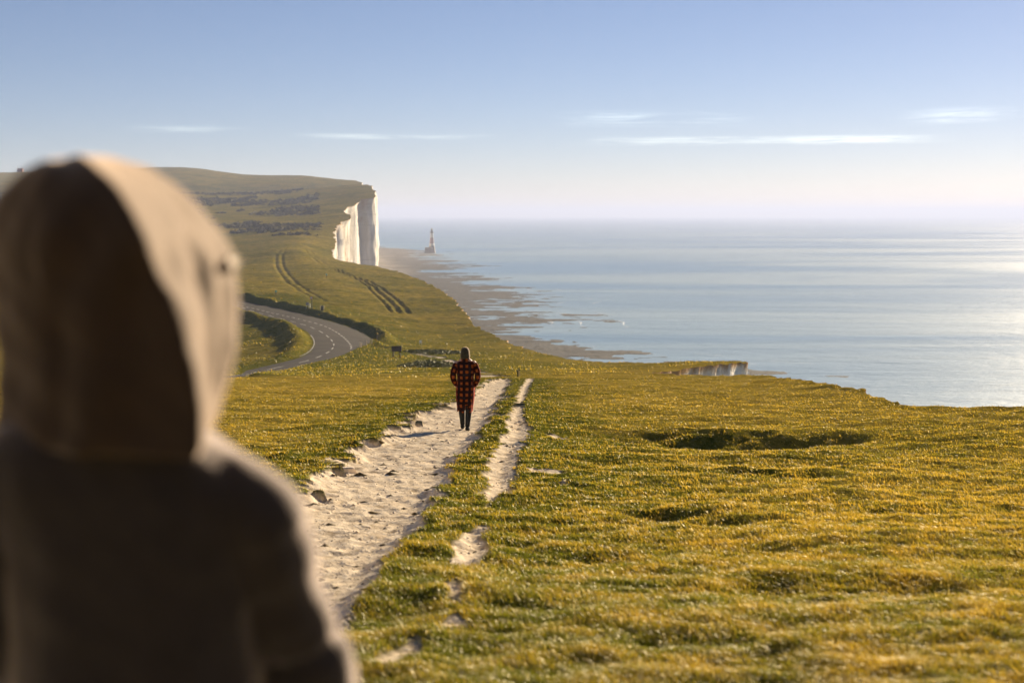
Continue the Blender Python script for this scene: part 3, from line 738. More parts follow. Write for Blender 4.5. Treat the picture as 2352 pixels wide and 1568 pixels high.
b = MB(); b.lathe([(1.7, 33.3), (1.7, 36.2)], n=16); b.build('lantern', plain('lantern_glass', (.35, .36, .36), .2, .1, 1), lh, True)
b = MB(); b.lathe([(2.0, 36.2), (1.6, 37.2), (.7, 38.1), (.25, 38.5), (.2, 39.6)]); b.build('dome', m_ld, lh, True)

# ------------------------------------------------------------------ small things in the valley
m_wood = plain('weathered_wood', (.085, .060, .035), .85, .3, 12); m_wpale = plain('pale_post_wood', (.46, .38, .29), .85, .2, 12)
m_dark = plain('dark_metal', (.045, .05, .04), .6, .2, 6); m_white = plain('white_board', (.76, .76, .74), .6, .06, 3)
m_grey = plain('grey_board', (.42, .42, .42), .6, .15, 4); m_red = plain('sign_red', (.50, .10, .06), .5, .1, 4); m_teal = plain('teal_paint', (.08, .33, .33), .5, .1, 4)
def place(px, py, d=None):
    q = hit(px, py) if d is None else W(px, py, d)
    return (float(q[0]), float(q[1]), gz(q[0], q[1]))
# information board
ib = empty('information_board', place(911, 822.5)); tag(ib, 'slanted brown information board on two wooden legs in the valley', 'information board')
for s in (-.48, .48):
    b = MB(); b.box((s, 0, .50), (.16, .16, 1.1), bev=.15); b.build('leg', m_wood, ib)
b = MB(); b.box((0, 0, 1.30), (1.40, .08, .85), rx=R(-32), bev=.3); b.build('panel', m_wood, ib)
b = MB(); b.box((0, -.046, 1.275), (1.18, .012, .64), rx=R(-32)); b.build('panel_face', plain('printed_panel', (.13, .095, .05), .5, .5, 5), ib)
# white two-legged sign
ws = empty('white_sign', place(966, 791.5), .45); tag(ws, 'small white sign on two legs on the green beyond the information board', 'sign')
b = MB(); b.box((0, 0, .60), (.52, .04, .50), bev=.3); b.build('panel', m_white, ws)
for s in (-.21, .21):
    b = MB(); b.box((s, .03, .42), (.05, .05, .88 if s > 0 else .84)); b.build('leg', m_white, ws)
# wooden posts at the lay-by corner
proto = None
posts = [(826.5, 797.5, 'leftmost pale wooden post where the lay-by meets the verge'), (830.0, 797.0, 'pale wooden post second from the left by the lay-by corner'),
         (841.5, 793.0, 'pale wooden post third from the left at the lay-by edge'), (853.8, 788.8, 'pale wooden post at the right tip of the lay-by')]
for px, py, lab in posts:
    loc = place(px, py)
    if proto is None:
        b = MB(); b.box((0, 0, .36), (.16, .16, .86), taper=.9, bev=.2); proto = b.build('wooden_post', m_wpale)
        o = proto
    else:
        o = proto.copy(); COL.objects.link(o)
    o.location = loc; tag(o, lab, 'post', 'wooden posts round the lay-by')
b = MB(); b.box((0, 0, .75), (.12, .12, 1.6), bev=.2); o = b.build('gate_post', m_wood); o.location = place(866, 787)
tag(o, 'tall thin dark post in front of the end of the grassy bank', 'post')
# two stub posts beyond the top of the path
b = MB(); b.box((0, 0, .17), (.075, .075, .46), bev=.2); o = b.build('stub_post', m_dark); o.location = place(1189, 864.0); 
tag(o, 'dark stub post at the crest where the chalk path ends, left of the pair', 'post', 'stub posts at the end of the path')
r_ = empty('stub_post', place(1192.5, 863.0)); tag(r_, 'pale stub post with a dark cap at the path crest, right of the pair', 'post', 'stub posts at the end of the path')
b = MB(); b.box((0, 0, .17), (.07, .07, .44)); b.build('post_shaft', m_wpale, r_)
b = MB(); b.box((0, 0, .44), (.085, .085, .10), bev=.2); b.build('cap', m_dark, r_)
# signs by the road bend
ab = empty('notice_board', place(706.5, 719.5)); tag(ab, 'grey notice board on splayed legs by the far side of the road', 'notice board')
b = MB(); b.box((0, 0, 1.15), (.62, .05, .60), bev=.2); b.build('panel', m_grey, ab)
b = MB()
for k in (0.92, 1.08, 1.24): b.box((0, -.035, k + .06), (.5, .02, .05))
b.build('text_strip', m_dark, ab)
for s in (-1, 1):
    b = MB(); b.tube([(s * .25, 0, 1.0), (s * .33, -.05, -.05)], .035, 8); b.build('leg', m_grey, ab)
rs = empty('road_sign', place(716.5, 721.5)); tag(rs, 'round red rimmed road sign on a dark pole by the road bend', 'road sign')
b = MB(); b.tube([(0, 0, -.1), (0, 0, 2.75)], .075, 8); b.build('pole', m_dark, rs)
def disc(r, y, th):
    v = [(r * math.cos(2 * math.pi * i / 24), y + s * th, r * math.sin(2 * math.pi * i / 24)) for s in (-.5, .5) for i in range(24)]
    f = [tuple(range(24)), tuple(range(47, 23, -1))] + [(i, 24 + i, 24 + (i + 1) % 24, (i + 1) % 24) for i in range(24)]
    return v, f
b = MB(); v, f = disc(.34, -.09, .03); b.add([(x - .12, y, z + 2.45) for x, y, z in v], f); sg = b.build('sign_disc', m_red, rs)
b = MB(); v, f = disc(.24, -.112, .012); b.add([(x - .12, y, z + 2.45) for x, y, z in v], f); b.build('sign_centre', m_white, sg)
o = MB(); o.box((0, 0, .5), (.16, .12, 1.25), bev=.3); o = o.build('marker_post', m_white); o.location = place(712.2, 717.5)
tag(o, 'white marker post between the grey notice board and the round road sign', 'post')
lb = empty('litter_bin', place(740.5, 726)); tag(lb, 'black litter bin with pale side posts beside the road bank', 'bin')
b = MB(); b.lathe([(.26, 0), (.28, .1), (.29, .95), (.25, 1.05), (.18, 1.1)], n=16); b.build('drum', m_dark, lb, True)
for s in (-1, 1):
    b = MB(); b.box((s * .40, 0, .5), (.08, .08, 1.15)); b.build('post', m_wpale, lb)
for px, py, lab in ((750, 640, 'teal marker post on the upper slope beside the rutted track'), (634, 681, 'teal marker post on the bank above the road, lower on the slope')):
    e_ = empty('footpath_marker', place(px, py)); tag(e_, lab, 'post', 'teal footpath markers')
    b = MB(); b.box((0, 0, .45), (.14, .14, 1.0), bev=.2); b.build('shaft', m_wood, e_)
    b = MB(); b.box((0, -.01, 1.18), (.42, .16, .5), bev=.2); b.build('plate', m_teal, e_)
for px, py, lab in ((563, 676, 'left of two small white stones above the road bank'), (568.5, 676.5, 'right of two small white stones above the road bank')):
    b = MB(); b.ball((0, 0, .2), (.26, .2, .33), 9, 6); b.v = [(x * (1 + .2 * math.sin(9 * z + x * 5)), y, z * (1 + .12 * math.cos(7 * x + px))) for x, y, z in b.v]
    o = b.build('marker_stone', m_white); o.location = place(px, py); tag(o, lab, 'stone', 'white stones by the road')
# a fallen chalk block at the path's left verge
q = place(800, 1070); b = MB(); b.box((0, 0, .035), (.27, .16, .13), rz=.3, taper=.72, bev=.25)
b.v = [(x + .02 * math.sin(40 * z), y + .02 * math.cos(33 * x), z) for x, y, z in b.v]; o = b.build('chalk_block', m_stone); o.location = q
tag(o, 'angular grey chalk block at the left verge of the path', 'rock')
# mast and red-roofed house on the skyline
q = W(41, 394, 2480); mz = gz(q[0], q[1]); ms = empty('radio_mast', (q[0], q[1], mz)); tag(ms, 'thin radio mast on the left skyline', 'mast')
b = MB()
for i in range(3):
    a = 2.09 * i; b.tube([(1.1 * math.cos(a), 1.1 * math.sin(a), -1), (.25 * math.cos(a), .25 * math.sin(a), 13.5)], .11, 6)
for z in np.arange(1, 13, 1.4):
    r = 1.1 - .062 * z
    for i in range(3): a, c2 = 2.09 * i, 2.09 * (i + 1); b.tube([(r * math.cos(a), r * math.sin(a), z), (r * math.cos(c2), r * math.sin(c2), z + 1)], .06, 5)
b.build('lattice', m_grey, ms)
q = W(47, 398, 2440); hs = empty('house', (q[0], q[1], gz(q[0], q[1]))); tag(hs, 'small red-roofed house on the left skyline beside the mast', 'house')
b = MB(); b.box((0, 0, 1.6), (9, 7, 3.8)); b.build('wall', plain('brick', (.30, .16, .11), .9, .2, 2), hs)
b = MB(); b.add([(-4.9, -3.9, 3.5), (4.9, -3.9, 3.5), (4.9, 3.9, 3.5), (-4.9, 3.9, 3.5), (-4.0, 0, 6.2), (4.0, 0, 6.2)], [(3, 2, 1, 0), (0, 1, 5, 4), (2, 3, 4, 5), (1, 2, 5), (3, 0, 4)])
rf_ = b.build('roof', plain('roof_tile', (.26, .10, .07), .85, .2, 2), hs)
b = MB(); b.box((1.8, 0, 6.3), (.8, .8, 1.8)); b.build('chimney', m_red, rf_)
for s in (-2.4, 2.4):
    b = MB(); b.box((s, -3.52, 1.9), (1.3, .12, 1.2)); b.build('window', m_dark, hs)

# ------------------------------------------------------------------ people
m_skin = plain('skin', (.50, .30, .21), .55, .08, 20, .1)
def crumple(o, amp, wl):                     # soft irregular folds in cloth
    me = o.data; n = len(me.vertices); co = np.empty(n * 3, np.float32); me.vertices.foreach_get('co', co); co = co.reshape(-1, 3)
    nr = np.empty(n * 3, np.float32); me.vertices.foreach_get('normal', nr); nr = nr.reshape(-1, 3)
    u = co[:, 0] * 1.3 + co[:, 1] * .8; v = co[:, 2] + .6 * co[:, 0]
    f = .6 * pn(u / wl, v / (wl * 1.9), 3) + .5 * (1 - 2 * np.abs(pn(u / (wl * .8) + 5, v / (wl * .55), 9))) - .2
    co = co + nr * (f * amp)[:, None]; me.vertices.foreach_set('co', co.astype(np.float32).ravel()); me.update(); return o
def human(parent, J, hgt, thin=1.0):
    """one continuous body from a joint table: dict of name -> (point, radius)"""
    b = MB()
    def limb(*names, n=14): b.tube([J[k][0] for k in names], [J[k][1] for k in names], n)
    for nm in ('l', 'r'):
        limb('sh' + nm, 'el' + nm, 'wr' + nm); limb('hip' + nm, 'kn' + nm, 'an' + nm)
        b.tube([J['an' + nm][0], J['toe' + nm][0]], [J['an' + nm][1] * 1.0, J['toe' + nm][1]], 10)
        b.ball(J['sh' + nm][0], J['sh' + nm][1] * 1.05); b.ball(J['el' + nm][0], J['el' + nm][1]); b.ball(J['kn' + nm][0], J['kn' + nm][1]); b.ball(J['hip' + nm][0], J['hip' + nm][1] * 1.1)
        # hand: palm, four unequal bent fingers, thumb from the side of the palm
        w_, p_ = Vector(J['wr' + nm][0]), Vector(J['ha' + nm][0]); t_ = (p_ - w_).normalized(); s_ = Vector((0, 1, 0)).cross(t_).normalized(); c_ = t_.cross(s_)
        b.tube([w_, w_ + t_ * .045, w_ + t_ * .09], [.022, .036, .036], 10, .5)
        for k, (o_, l_) in enumerate(((-.028, .065), (-.010, .078), (.010, .072), (.028, .056))):
            a0 = w_ + t_ * .085 + s_ * o_; b.tube([a0, a0 + t_ * l_ * .5 + c_ * .006, a0 + t_ * l_ * .85 + c_ * .026], [.0095, .0088, .0075], 8)
        a0 = w_ + t_ * .03 + s_ * (.034 if nm == 'l' else -.034); b.tube([a0, a0 + t_ * .03 + s_ * (.022 if nm == 'l' else -.022), a0 + t_ * .058 + s_ * (.024 if nm == 'l' else -.024) + c_ * .012], [.012, .011, .009], 8)
    hl, hr_ = Vector(J['shl'][0]), Vector(J['shr'][0]); pl_, pr_ = Vector(J['hipl'][0]), Vector(J['hipr'][0])
    top = (hl + hr_) / 2; bot = (pl_ + pr_) / 2; hw = (hl - hr_).length / 2
    for t_, wf, df_ in ((0, .95, .095), (.2, .98, .115), (.45, .85, .11), (.65, .74, .10), (.85, .84, .11), (1.0, .86, .115)):
        c_ = top.lerp(bot, t_); b.ball(tuple(c_), (hw * wf, df_ * thin, .12), 18, 10)
    nk, hd = Vector(J['neck'][0]), Vector(J['head'][0]); b.tube([nk - Vector((0, 0, .09)), nk, hd], [.075, .055, .055], 12)
    f_ = Vector(J['face'][0]).normalized(); s_ = f_.cross(Vector((0, 0, 1))).normalized()
    b.ball(tuple(hd), (.078, .092, .108), 20, 14); b.ball(tuple(hd + f_ * .03 - Vector((0, 0, .055))), (.056, .062, .055), 16, 10)
    b.tube([hd + f_ * .088 + Vector((0, 0, .012)), hd + f_ * .112 - Vector((0, 0, .022))], [.009, .015], 8)          # nose
    b.ball(tuple(hd + f_ * .088 - Vector((0, 0, .052))), (.022, .014, .008), 8, 6)                                 # mouth
    for e in (-1, 1):
        b.ball(tuple(hd + s_ * e * .082 - f_ * .005 - Vector((0, 0, .012))), (.012, .018, .030), 8, 6)                 # ears
    o = remeshed(b, 'body', .009, 4, m_skin, parent)
    for e in (-1, 1):
        q = MB(); q.ball(tuple(hd + s_ * e * .031 + f_ * .083 + Vector((0, 0, .006))), .011, 10, 8); q.build('eye', m_dark, parent, True)
    return o

# --- the walker in the checked coat
_wd = np.arange(26, 36, .02); _wr = np.array([W(1069, 987, d) for d in _wd]); _wi = int(np.argmax(_wr[:, 2] < terrain_z(_wr[:, 0], _wr[:, 1]))); WX, WY = float(_wr[_wi, 0]), float(_wr[_wi, 1]); WZ = gz(WX, WY) - .01
walker = empty('person', (WX, WY, WZ)); walker.scale = (WY / 29.3,) * 3
tag(walker, 'person in a long red and black checked coat walking away on the chalk path', 'person')
K = .995
J = dict(shl=((-.165, 0, 1.40), .052), shr=((.175, 0, 1.405), .052), ell=((-.235, -.03, 1.13), .040), elr=((.245, -.02, 1.13), .040),
         wrl=((-.185, .06, .97), .027), wrr=((.20, .07, .96), .027), hal=((-.165, .10, .89), .02), har=((.18, .11, .88), .02),
         hipl=((-.085, 0, .90), .085), hipr=((.085, 0, .90), .085), knl=((-.085, .10, .50), .056), knr=((.075, -.02, .48), .056),
         anl=((-.065, .20, .10), .036), anr=((.045, -.14, .10), .036), toel=((-.07, .34, .035), .03), toer=((.065, -.03, .03), .03),
         neck=((0, .0, 1.47), .055), head=((0, .02, 1.61), .1), face=((0, 1, 0), 0))
human(walker, J, 1.73)
# coat: lofted rings with arc-length UVs for the checks
m_coat, t, out = newmat('checked_wool')
uvn = t.nodes.new('ShaderNodeUVMap'); uvn.uv_map = 'UVMap'; sp3 = t.nodes.new('ShaderNodeSeparateXYZ'); L(t, uvn.outputs[0], sp3.inputs[0])
wob = noise(t, uvn.outputs[0], 7, 2)
def band(o_):
    o_ = mth(t, 'ADD', o_, mth(t, 'MULTIPLY', wob, .05))
    fr = mth(t, 'FRACT', mth(t, 'DIVIDE', o_, .118)); return ramp(t, mth(t, 'ABSOLUTE', mth(t, 'SUBTRACT', fr, .5)),   .20, .26)
bu, bv = band(sp3.outputs[0]), band(sp3.outputs[1])
cmid = mixc(t, mth(t, 'MAXIMUM', bu, bv), (.215, .050, .006), (.012, .004, .003)); cdk = mixc(t, mth(t, 'MULTIPLY', bu, bv), cmid, (.006, .005, .005))
p = t.nodes.new('ShaderNodeBsdfPrincipled'); L(t, cdk, p.inputs['Base Color']); p.inputs['Roughness'].default_value = .95
p.inputs['Sheen Weight'].default_value = .25; p.inputs['Sheen Tint'].default_value = (.95, .10, .04, 1); p.inputs['Specular IOR Level'].default_value = .1
L(t, p.outputs[0], out.inputs['Surface'])
def loft(rings, uv0=0.0, closed=True):      # rings: list of (n,3) arrays
    rings = [np.asarray(r) for r in rings]; n = len(rings[0]); V = []; U = []; f = []
    acc = 0
    for k, r in enumerate(rings):
        if k: acc += np.linalg.norm(rings[k].mean(0) - rings[k - 1].mean(0))
        rr = np.concatenate([r, r[:1]]); s = np.concatenate([[0], np.cumsum(np.linalg.norm(np.diff(rr, axis=0), axis=1))]); s = s - s[n // 2]
        V.append(rr); U.append(np.stack([s + uv0, np.full(n + 1, acc)], -1))
    V = np.concatenate(V); U = np.concatenate(U); m_ = n + 1
    for k in range(len(rings) - 1):
        for i in range(n): f.append((k * m_ + i, k * m_ + i + 1, (k + 1) * m_ + i + 1, (k + 1) * m_ + i))
    return V, np.array(f), U
def ring(cx, cy, z, hw, dp, n=64, wr=0.0, seed=0, pw=2.3, zf=None):
    a = np.linspace(0, 2 * math.pi, n, endpoint=False) + math.pi / 2   # seam at front, middle of the list at the back
    x = np.sign(np.cos(a)) * np.abs(np.cos(a)) ** (2 / pw) * hw; y = np.sign(np.sin(a)) * np.abs(np.sin(a)) ** (2 / pw) * dp
    k = 1 + wr * pn(np.cos(a) * 3 + seed, np.sin(a) * 3 + z * 2.5, 4)
    zz = np.full(n, z) if zf is None else z + zf(x, y)
    return np.stack([cx + x * k, cy + y * k, zz], -1)
prof = [(1.50, .050, .060, 0, 0), (1.475, .075, .075, 0, .0), (1.455, .115, .09, 0, 0), (1.435, .165, .105, .005, 0), (1.40, .198, .12, .005, 0), (1.34, .205, .13, .005, 0), (1.22, .188, .135, .004, 0),
        (1.10, .172, .130, .004, 0), (.98, .176, .14, .004, 0), (.86, .196, .15, .004, 0), (.74, .195, .15, 0, 0), (.64, .186, .15, -.002, 0), (.54, .175, .15, -.004, .02), (.46, .168, .15, -.004, .03), (.40, .164, .15, -.006, .03)]
hem = lambda z: (lambda x, y: np.where(z < .55, (.55 - z) / .15 * (.13 * np.exp(-((x - .035) / .035) ** 2) * (y < 0) + .02 * np.sin(x * 40)), 0.0))
rings = [ring(cx, .0, z, hw, dp, wr=.07 + .22 * max(0, .85 - z), seed=1, zf=hem(z)) for z, hw, dp, cx, _ in prof]
V1, F1, U1 = loft(rings)
Vs, Fs, Us = [V1], [F1], [U1]; bofs = len(V1)
for s, el_, wr_ in ((-1, (-.268, -.055, 1.12), (-.175, .075, .945)), (1, (.276, -.045, 1.13), (.185, .085, .94))):
    cx = (-.180 if s < 0 else .188); P0 = np.array((cx, 0, 1.385)); P1 = np.array(el_); P2 = np.array(wr_)
    rs_ = []
    for k in range(15):
        tt = k / 14; p_ = P0 * (1 - tt) ** 2 + 2 * P1 * 1.0 * tt * (1 - tt) + P2 * tt ** 2
        p_ = p_ + (P1 - (P0 + 2 * P1 + P2) / 4) * (4 * tt * (1 - tt)) * .62
        tt2 = tt + .02; q_ = P0 * (1 - tt2) ** 2 + 2 * P1 * tt2 * (1 - tt2) + P2 * tt2 ** 2; q_ = q_ + (P1 - (P0 + 2 * P1 + P2) / 4) * (4 * tt2 * (1 - tt2)) * .62
        tn = q_ - p_; tn /= np.linalg.norm(tn); ax = np.cross(tn, (0, 1, 0)); ax /= np.linalg.norm(ax); bx_ = np.cross(ax, tn)
        r = np.interp(tt, [0, .15, .5, .8, 1], [.062, .068, .062, .054, .050]) * (1 + .06 * math.sin(k * 2.1))
        a = np.linspace(0, 2 * math.pi, 24, endpoint=False) + math.pi / 2
        rs_.append(p_ + np.outer(np.cos(a), ax) * r + np.outer(np.sin(a), bx_) * r * 1.05)
    V2, F2, U2 = loft(rs_, .03); Vs.append(V2); Fs.append(F2 + bofs); Us.append(U2); bofs += len(V2)
co_ = mesh_np('coat', np.concatenate(Vs), np.concatenate(Fs), m_coat, uv=np.concatenate(Us), parent=walker)
# upstanding collar
V2, F2, U2 = loft([ring(0, 0, 1.455, .098, .088, 40), ring(0, -.005, 1.50, .088, .086, 40), ring(0, -.01, 1.535, .086, .088, 40)])
mesh_np('collar', V2, F2, m_coat, uv=U2, parent=walker)
m_black = plain('black_cloth', (.012, .012, .011), .9, .3, 30, .4, .004); m_beanie = plain('dark_hood_cloth', (.030, .028, .016), .95, .3, 30, .5, .004, sheen=.5, sheen_tint=(.7, .5, .35))
b = MB()
for z, hw, dp, cy in ((1.500, .088, .095, -.005), (1.54, .104, .115, -.01), (1.60, .098, .12, -.005), (1.65, .095, .118, 0), (1.69, .083, .105, .01), (1.72, .060, .075, .015), (1.735, .030, .035, .015)):
    b.v += [tuple(q) for q in ring(.0, cy, z, hw, dp, 28, .05, 3, 2.1)]
nr = 7
for k in range(nr - 1):
    for i in range(28): b.f.append((k * 28 + i, k * 28 + (i + 1) % 28, (k + 1) * 28 + (i + 1) % 28, (k + 1) * 28 + i))
b.f.append(tuple(range((nr - 1) * 28, nr * 28))); b.build('hood', m_beanie, walker, True)
b = MB()
for s in ('l', 'r'):
    b.tube([J['hip' + s][0], J['kn' + s][0], tuple(Vector(J['kn' + s][0]).lerp(Vector(J['an' + s][0]), .75))], [.098, .072, .056], 16)
remeshed(b, 'trousers', .010, 3, m_black, walker)
for s in ('l', 'r'):
    a, tt, kk = Vector(J['an' + s][0]), Vector(J['toe' + s][0]), Vector(J['kn' + s][0]); b = MB()
    b.tube([kk.lerp(a, .55), kk.lerp(a, .8), a], [.060, .053, .050], 14); b.ball(tuple(a - Vector((0, .02, .04))), (.046, .055, .05))
    b.tube([a - Vector((0, .03, .055)), a.lerp(tt, .5) - Vector((0, 0, .025)), tt], [.044, .047, .038], 14)
    remeshed(b, 'boot', .008, 3, m_black, walker)

# --- the hooded person close to the camera, seen from behind
D0 = 2.0
fx = float(W(300, 1000, D0)[0]); fz = gz(fx, D0)
fp = empty('person', (fx, D0, fz)); tag(fp, 'out of focus person in beige hood and jacket close on the left', 'person')
def Lc(px, py, d=D0):                       # local point of the near figure
    q = W(px, py, d); return (q[0] - fx, q[1] - D0, q[2] - fz)
hd0 = Lc(265, 640, 2.03)
J = dict(shl=(Lc(50, 1165), .055), shr=(Lc(575, 1180), .055), ell=(Lc(0, 1480, 2.03), .043), elr=(Lc(680, 1480, 2.06), .043),
         wrl=(Lc(100, 1790, 2.12), .03), wrr=(Lc(720, 1840, 2.25), .03), hal=(Lc(130, 1900, 2.16), .02), har=(Lc(700, 1950, 2.28), .02),
         hipl=((-.10, 0, .86), .09), hipr=((.10, 0, .86), .09), knl=((-.10, .03, .47), .06), knr=((.10, .01, .47), .06),
         anl=((-.10, -.02, .09), .04), anr=((.11, -.03, .09), .04), toel=((-.12, .15, .03), .032), toer=((.14, .14, .03), .032),
         neck=(Lc(290, 985), .055), head=(hd0, .1), face=((math.sin(R(35)), math.cos(R(35)), 0), 0))
human(fp, J, 1.7, .72)
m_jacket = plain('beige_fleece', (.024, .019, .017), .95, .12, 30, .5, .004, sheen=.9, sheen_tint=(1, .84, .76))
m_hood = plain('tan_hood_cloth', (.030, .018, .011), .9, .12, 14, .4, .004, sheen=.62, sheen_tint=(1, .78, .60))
b = MB(); rows = []
JR = [(955, 190, 150, .085), (972, 205, 205, .10), (992, 215, 240, .11), (1018, 225, 280, .12), (1060, 240, 325, .125), (1110, 270, 335, .13), (1180, 295, 315, .13), (1250, 308, 292, .13), (1400, 312, 285, .13), (1568, 318, 290, .135), (1800, 325, 300, .14), (2000, 330, 310, .145), (2150, 330, 305, .14)]
n = 48
for py, cpx, hwp, dp in JR:
    c_ = Lc(cpx, py); hw = hwp / F * D0
    b.v += [tuple(q) for q in ring(c_[0], c_[1] + .02, c_[2], hw, dp, n, .03, 9, 2.5)]
for k in range(len(JR) - 1):
    for i in range(n): b.f.append((k * n + i, k * n + (i + 1) % n, (k + 1) * n + (i + 1) % n, (k + 1) * n + i))
b.f.append(tuple(range(n))[::-1]); b.f.append(tuple(range((len(JR) - 1) * n, len(JR) * n)))
for pts in ([(420, 1105, 2.0, .055), (520, 1135, 2.0, .066), (592, 1192, 2.0, .070), (628, 1290, 2.02, .066), (648, 1380, 2.04, .062), (690, 1470, 2.06, .065), (726, 1568, 2.08, .066), (745, 1700, 2.14, .058), (735, 1830, 2.22, .048)],
            [(160, 1085, 2.0, .055), (40, 1110, 2.0, .064), (-20, 1180, 2.0, .066), (-35, 1290, 2.0, .062), (-15, 1400, 2.02, .060), (40, 1480, 2.03, .060), (90, 1568, 2.05, .056), (105, 1780, 2.10, .048)]):
    q = [Vector(Lc(*a[:3])) for a in pts]
    # resample finely with fabric creases across the sleeve
    P_, R2 = [], []
    for i in range(len(q) - 1):
        for s in range(7):
            t_ = s / 7; P_.append(q[i].lerp(q[i + 1], t_)); rr = pts[i][3] * (1 - t_) + pts[i + 1][3] * t_
            R2.append(rr + .002 * math.sin((i + t_) * 4.7 + 1) - (.012 if pts[0][0] > 300 and 35 <= i * 7 + s <= 36 else 0))
    P_.append(q[-1]); R2.append(pts[-1][3]); b.tube(P_, R2, 22)
    b.ball(tuple(q[2]), pts[2][3] * 1.03)
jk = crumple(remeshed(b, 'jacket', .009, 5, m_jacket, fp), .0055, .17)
# hood: closed rings; flat shaded back panel, a ridge towards the camera, side panel to the right
HR = [(357, 168, 200, 248), (366, 120, 208, 300), (380, 80, 222, 345), (405, 42, 255, 390), (440, 8, 288, 428), (480, -12, 312, 463), (540, -22, 338, 508), (600, -24, 366, 538), (660, -22, 394, 552),
      (720, -18, 416, 556), (780, -12, 434, 551), (840, -14, 448, 541), (900, -16, 454, 522), (950, -20, 456, 502), (990, -24, 452, 487), (1010, -10, 440, 470)]
HA = np.array(HR, float); pys = np.linspace(357, 1010, 60); b = MB(); n = 72
for j, py in enumerate(pys):
    xl_, xb_, xr_ = (np.interp(py, HA[:, 0], HA[:, k]) for k in (1, 2, 3))
    s = math.sqrt(max(.02, 1 - ((600 - py) / 246) ** 2)) if py < 600 else 1.0
    kp = [(xl_, 2.00, 0), (xl_ + .30 * (xb_ - xl_), 2.0 - .115 * s, 0), (xb_ - .12 * (xb_ - xl_), 2.0 - .155 * s, 0), (xb_, 2.0 - .15 * s, 1), (xb_ + .55 * (xr_ - xb_), 2.0 + .01 * s, 0),
          (xr_, 2.0 + .15 * s, 0), (xr_ - .08 * (xr_ - xl_), 2.0 + .20 * s, 0), (xl_ + .5 * (xr_ - xl_), 2.0 + .19 * s, 0), (xl_ + .12 * (xr_ - xl_), 2.0 + .09 * s, 0)]
    zc = Lc(270, py)[2]
    P2_ = np.array([((px - 1176) / F * d * 1.0 - fx, d - D0) for px, d, _ in kp]); m_ = len(P2_)
    pts = []
    for i in range(n):
        t_ = i / n * m_; i1 = int(t_) % m_; u = t_ - int(t_)
        p0, p1, p2, p3 = P2_[i1 - 1], P2_[i1], P2_[(i1 + 1) % m_], P2_[(i1 + 2) % m_]
        tau = .45
        q = (2 * p1 + (p2 - p0) * u * tau * 2 * 1 + (2 * 3 * (p2 - p1) - 2 * tau * (2 * (p2 - p0) + (p3 - p1))) * u * u + (-2 * 2 * (p2 - p1) + 2 * tau * ((p2 - p0) + (p3 - p1))) * u ** 3) / 2
        pts.append(q)
    pts = np.array(pts); cen_ = pts.mean(0)
    a = np.arctan2(pts[:, 1] - cen_[1], pts[:, 0] - cen_[0])
    fold = .0075 * np.sin(a * 9 + py * .012 + 1.5 * np.sin(py * .011)) * np.clip((py - 420) / 200, 0, 1) * (np.cos(a + .6) > 0)
    fold += .005 * pn(a * 2.2, np.full(n, py * .008), 8)
    d_ = pts - cen_; d_ /= np.linalg.norm(d_, axis=1, keepdims=True) + 1e-9; pts = pts + d_ * fold[:, None]
    b.v += [(q[0], q[1], zc) for q in pts]
for k in range(len(pys) - 1):
    for i in range(n): b.f.append((k * n + i, (k + 1) * n + i, (k + 1) * n + (i + 1) % n, k * n + (i + 1) % n))
b.f.append(tuple(range(n))); b.f.append(tuple(range((len(pys) - 1) * n, len(pys) * n))[::-1])
crumple(remeshed(b, 'hood', .007, 5, m_hood, fp), .0045, .13)
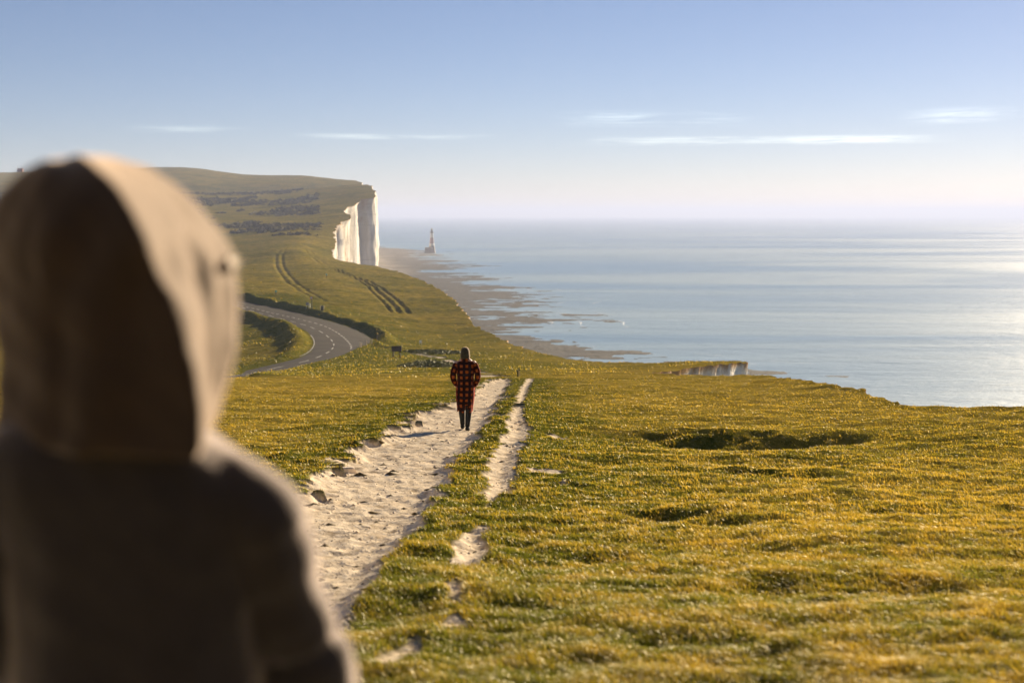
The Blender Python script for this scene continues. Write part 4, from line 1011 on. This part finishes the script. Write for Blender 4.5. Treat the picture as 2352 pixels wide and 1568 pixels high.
# spectacles: half-disc lens past the hood, its glint put into a pale translucent colour
m_glint, t, out = newmat('spectacle_glint'); p = t.nodes.new('ShaderNodeBsdfTranslucent'); p.inputs['Color'].default_value = (.62, .58, .54, 1)
L(t, p.outputs[0], out.inputs['Surface'])
gc = Vector(Lc(532, 596, 2.115)); gp = empty('spectacles', tuple(gc)); gp.parent = fp; gp['label'] = 'pale lens of the spectacles past the edge of the hood, its glint put into the colour'
b = MB(); nn_ = 20
pts_ = [(.0 + .018 * math.cos(a), 0, .015 * math.sin(a) if math.sin(a) < 0 else .004 * math.sin(a)) for a in np.linspace(0, 2 * math.pi, nn_, endpoint=False)]
v = [(x, -.002, z) for x, _, z in pts_] + [(x, .002, z) for x, _, z in pts_]
b.add(v, [tuple(range(nn_)), tuple(range(2 * nn_ - 1, nn_ - 1, -1))] + [(i, nn_ + i, nn_ + (i + 1) % nn_, (i + 1) % nn_) for i in range(nn_)])
ln_ = b.build('lens', m_glint, gp, True); ln_.rotation_euler = (0, 0, R(-35))
b = MB(); b.tube([(x, 0, z) for x, _, z in pts_] + [(pts_[0][0], 0, pts_[0][2])], .0018, 8); b.build('rim', m_glint, gp, True).rotation_euler = (0, 0, R(-35))
# trousers and shoes (below the frame)
b = MB()
for s in (-1, 1): b.tube([(s * .095, 0, .92), (s * .10, .02, .48), (s * .105, -.02, .12)], [.115, .085, .07], 18)
b.ball((0, 0, .93), (.17, .12, .12)); remeshed(b, 'trousers', .012, 4, m_black, fp)
for s in (-1, 1):
    b = MB(); b.tube([(s * .105, -.06, .05), (s * .115, .05, .055), (s * .13, .17, .035)], [.048, .050, .036], 16); b.tube([(s * .105, -.03, .05), (s * .105, -.03, .16)], .052, 14)
    remeshed(b, 'shoe', .009, 3, m_black, fp)

# ------------------------------------------------------------------ sea air
m_haze, t, out = newmat('haze')
pv = t.nodes.new('ShaderNodeVolumePrincipled'); pv.inputs['Color'].default_value = (.44, .52, .76, 1)
pv.inputs['Density'].default_value = HAZE_D; pv.inputs['Anisotropy'].default_value = 0.15
L(t, pv.outputs[0], out.inputs['Volume'])
b = MB(); b.box((0, 0, 81.0), (64000, 64000, 168)); hz = b.build('haze', m_haze); tag(hz, 'thin pale sea haze lying over the coast and water', 'haze', kind='stuff')
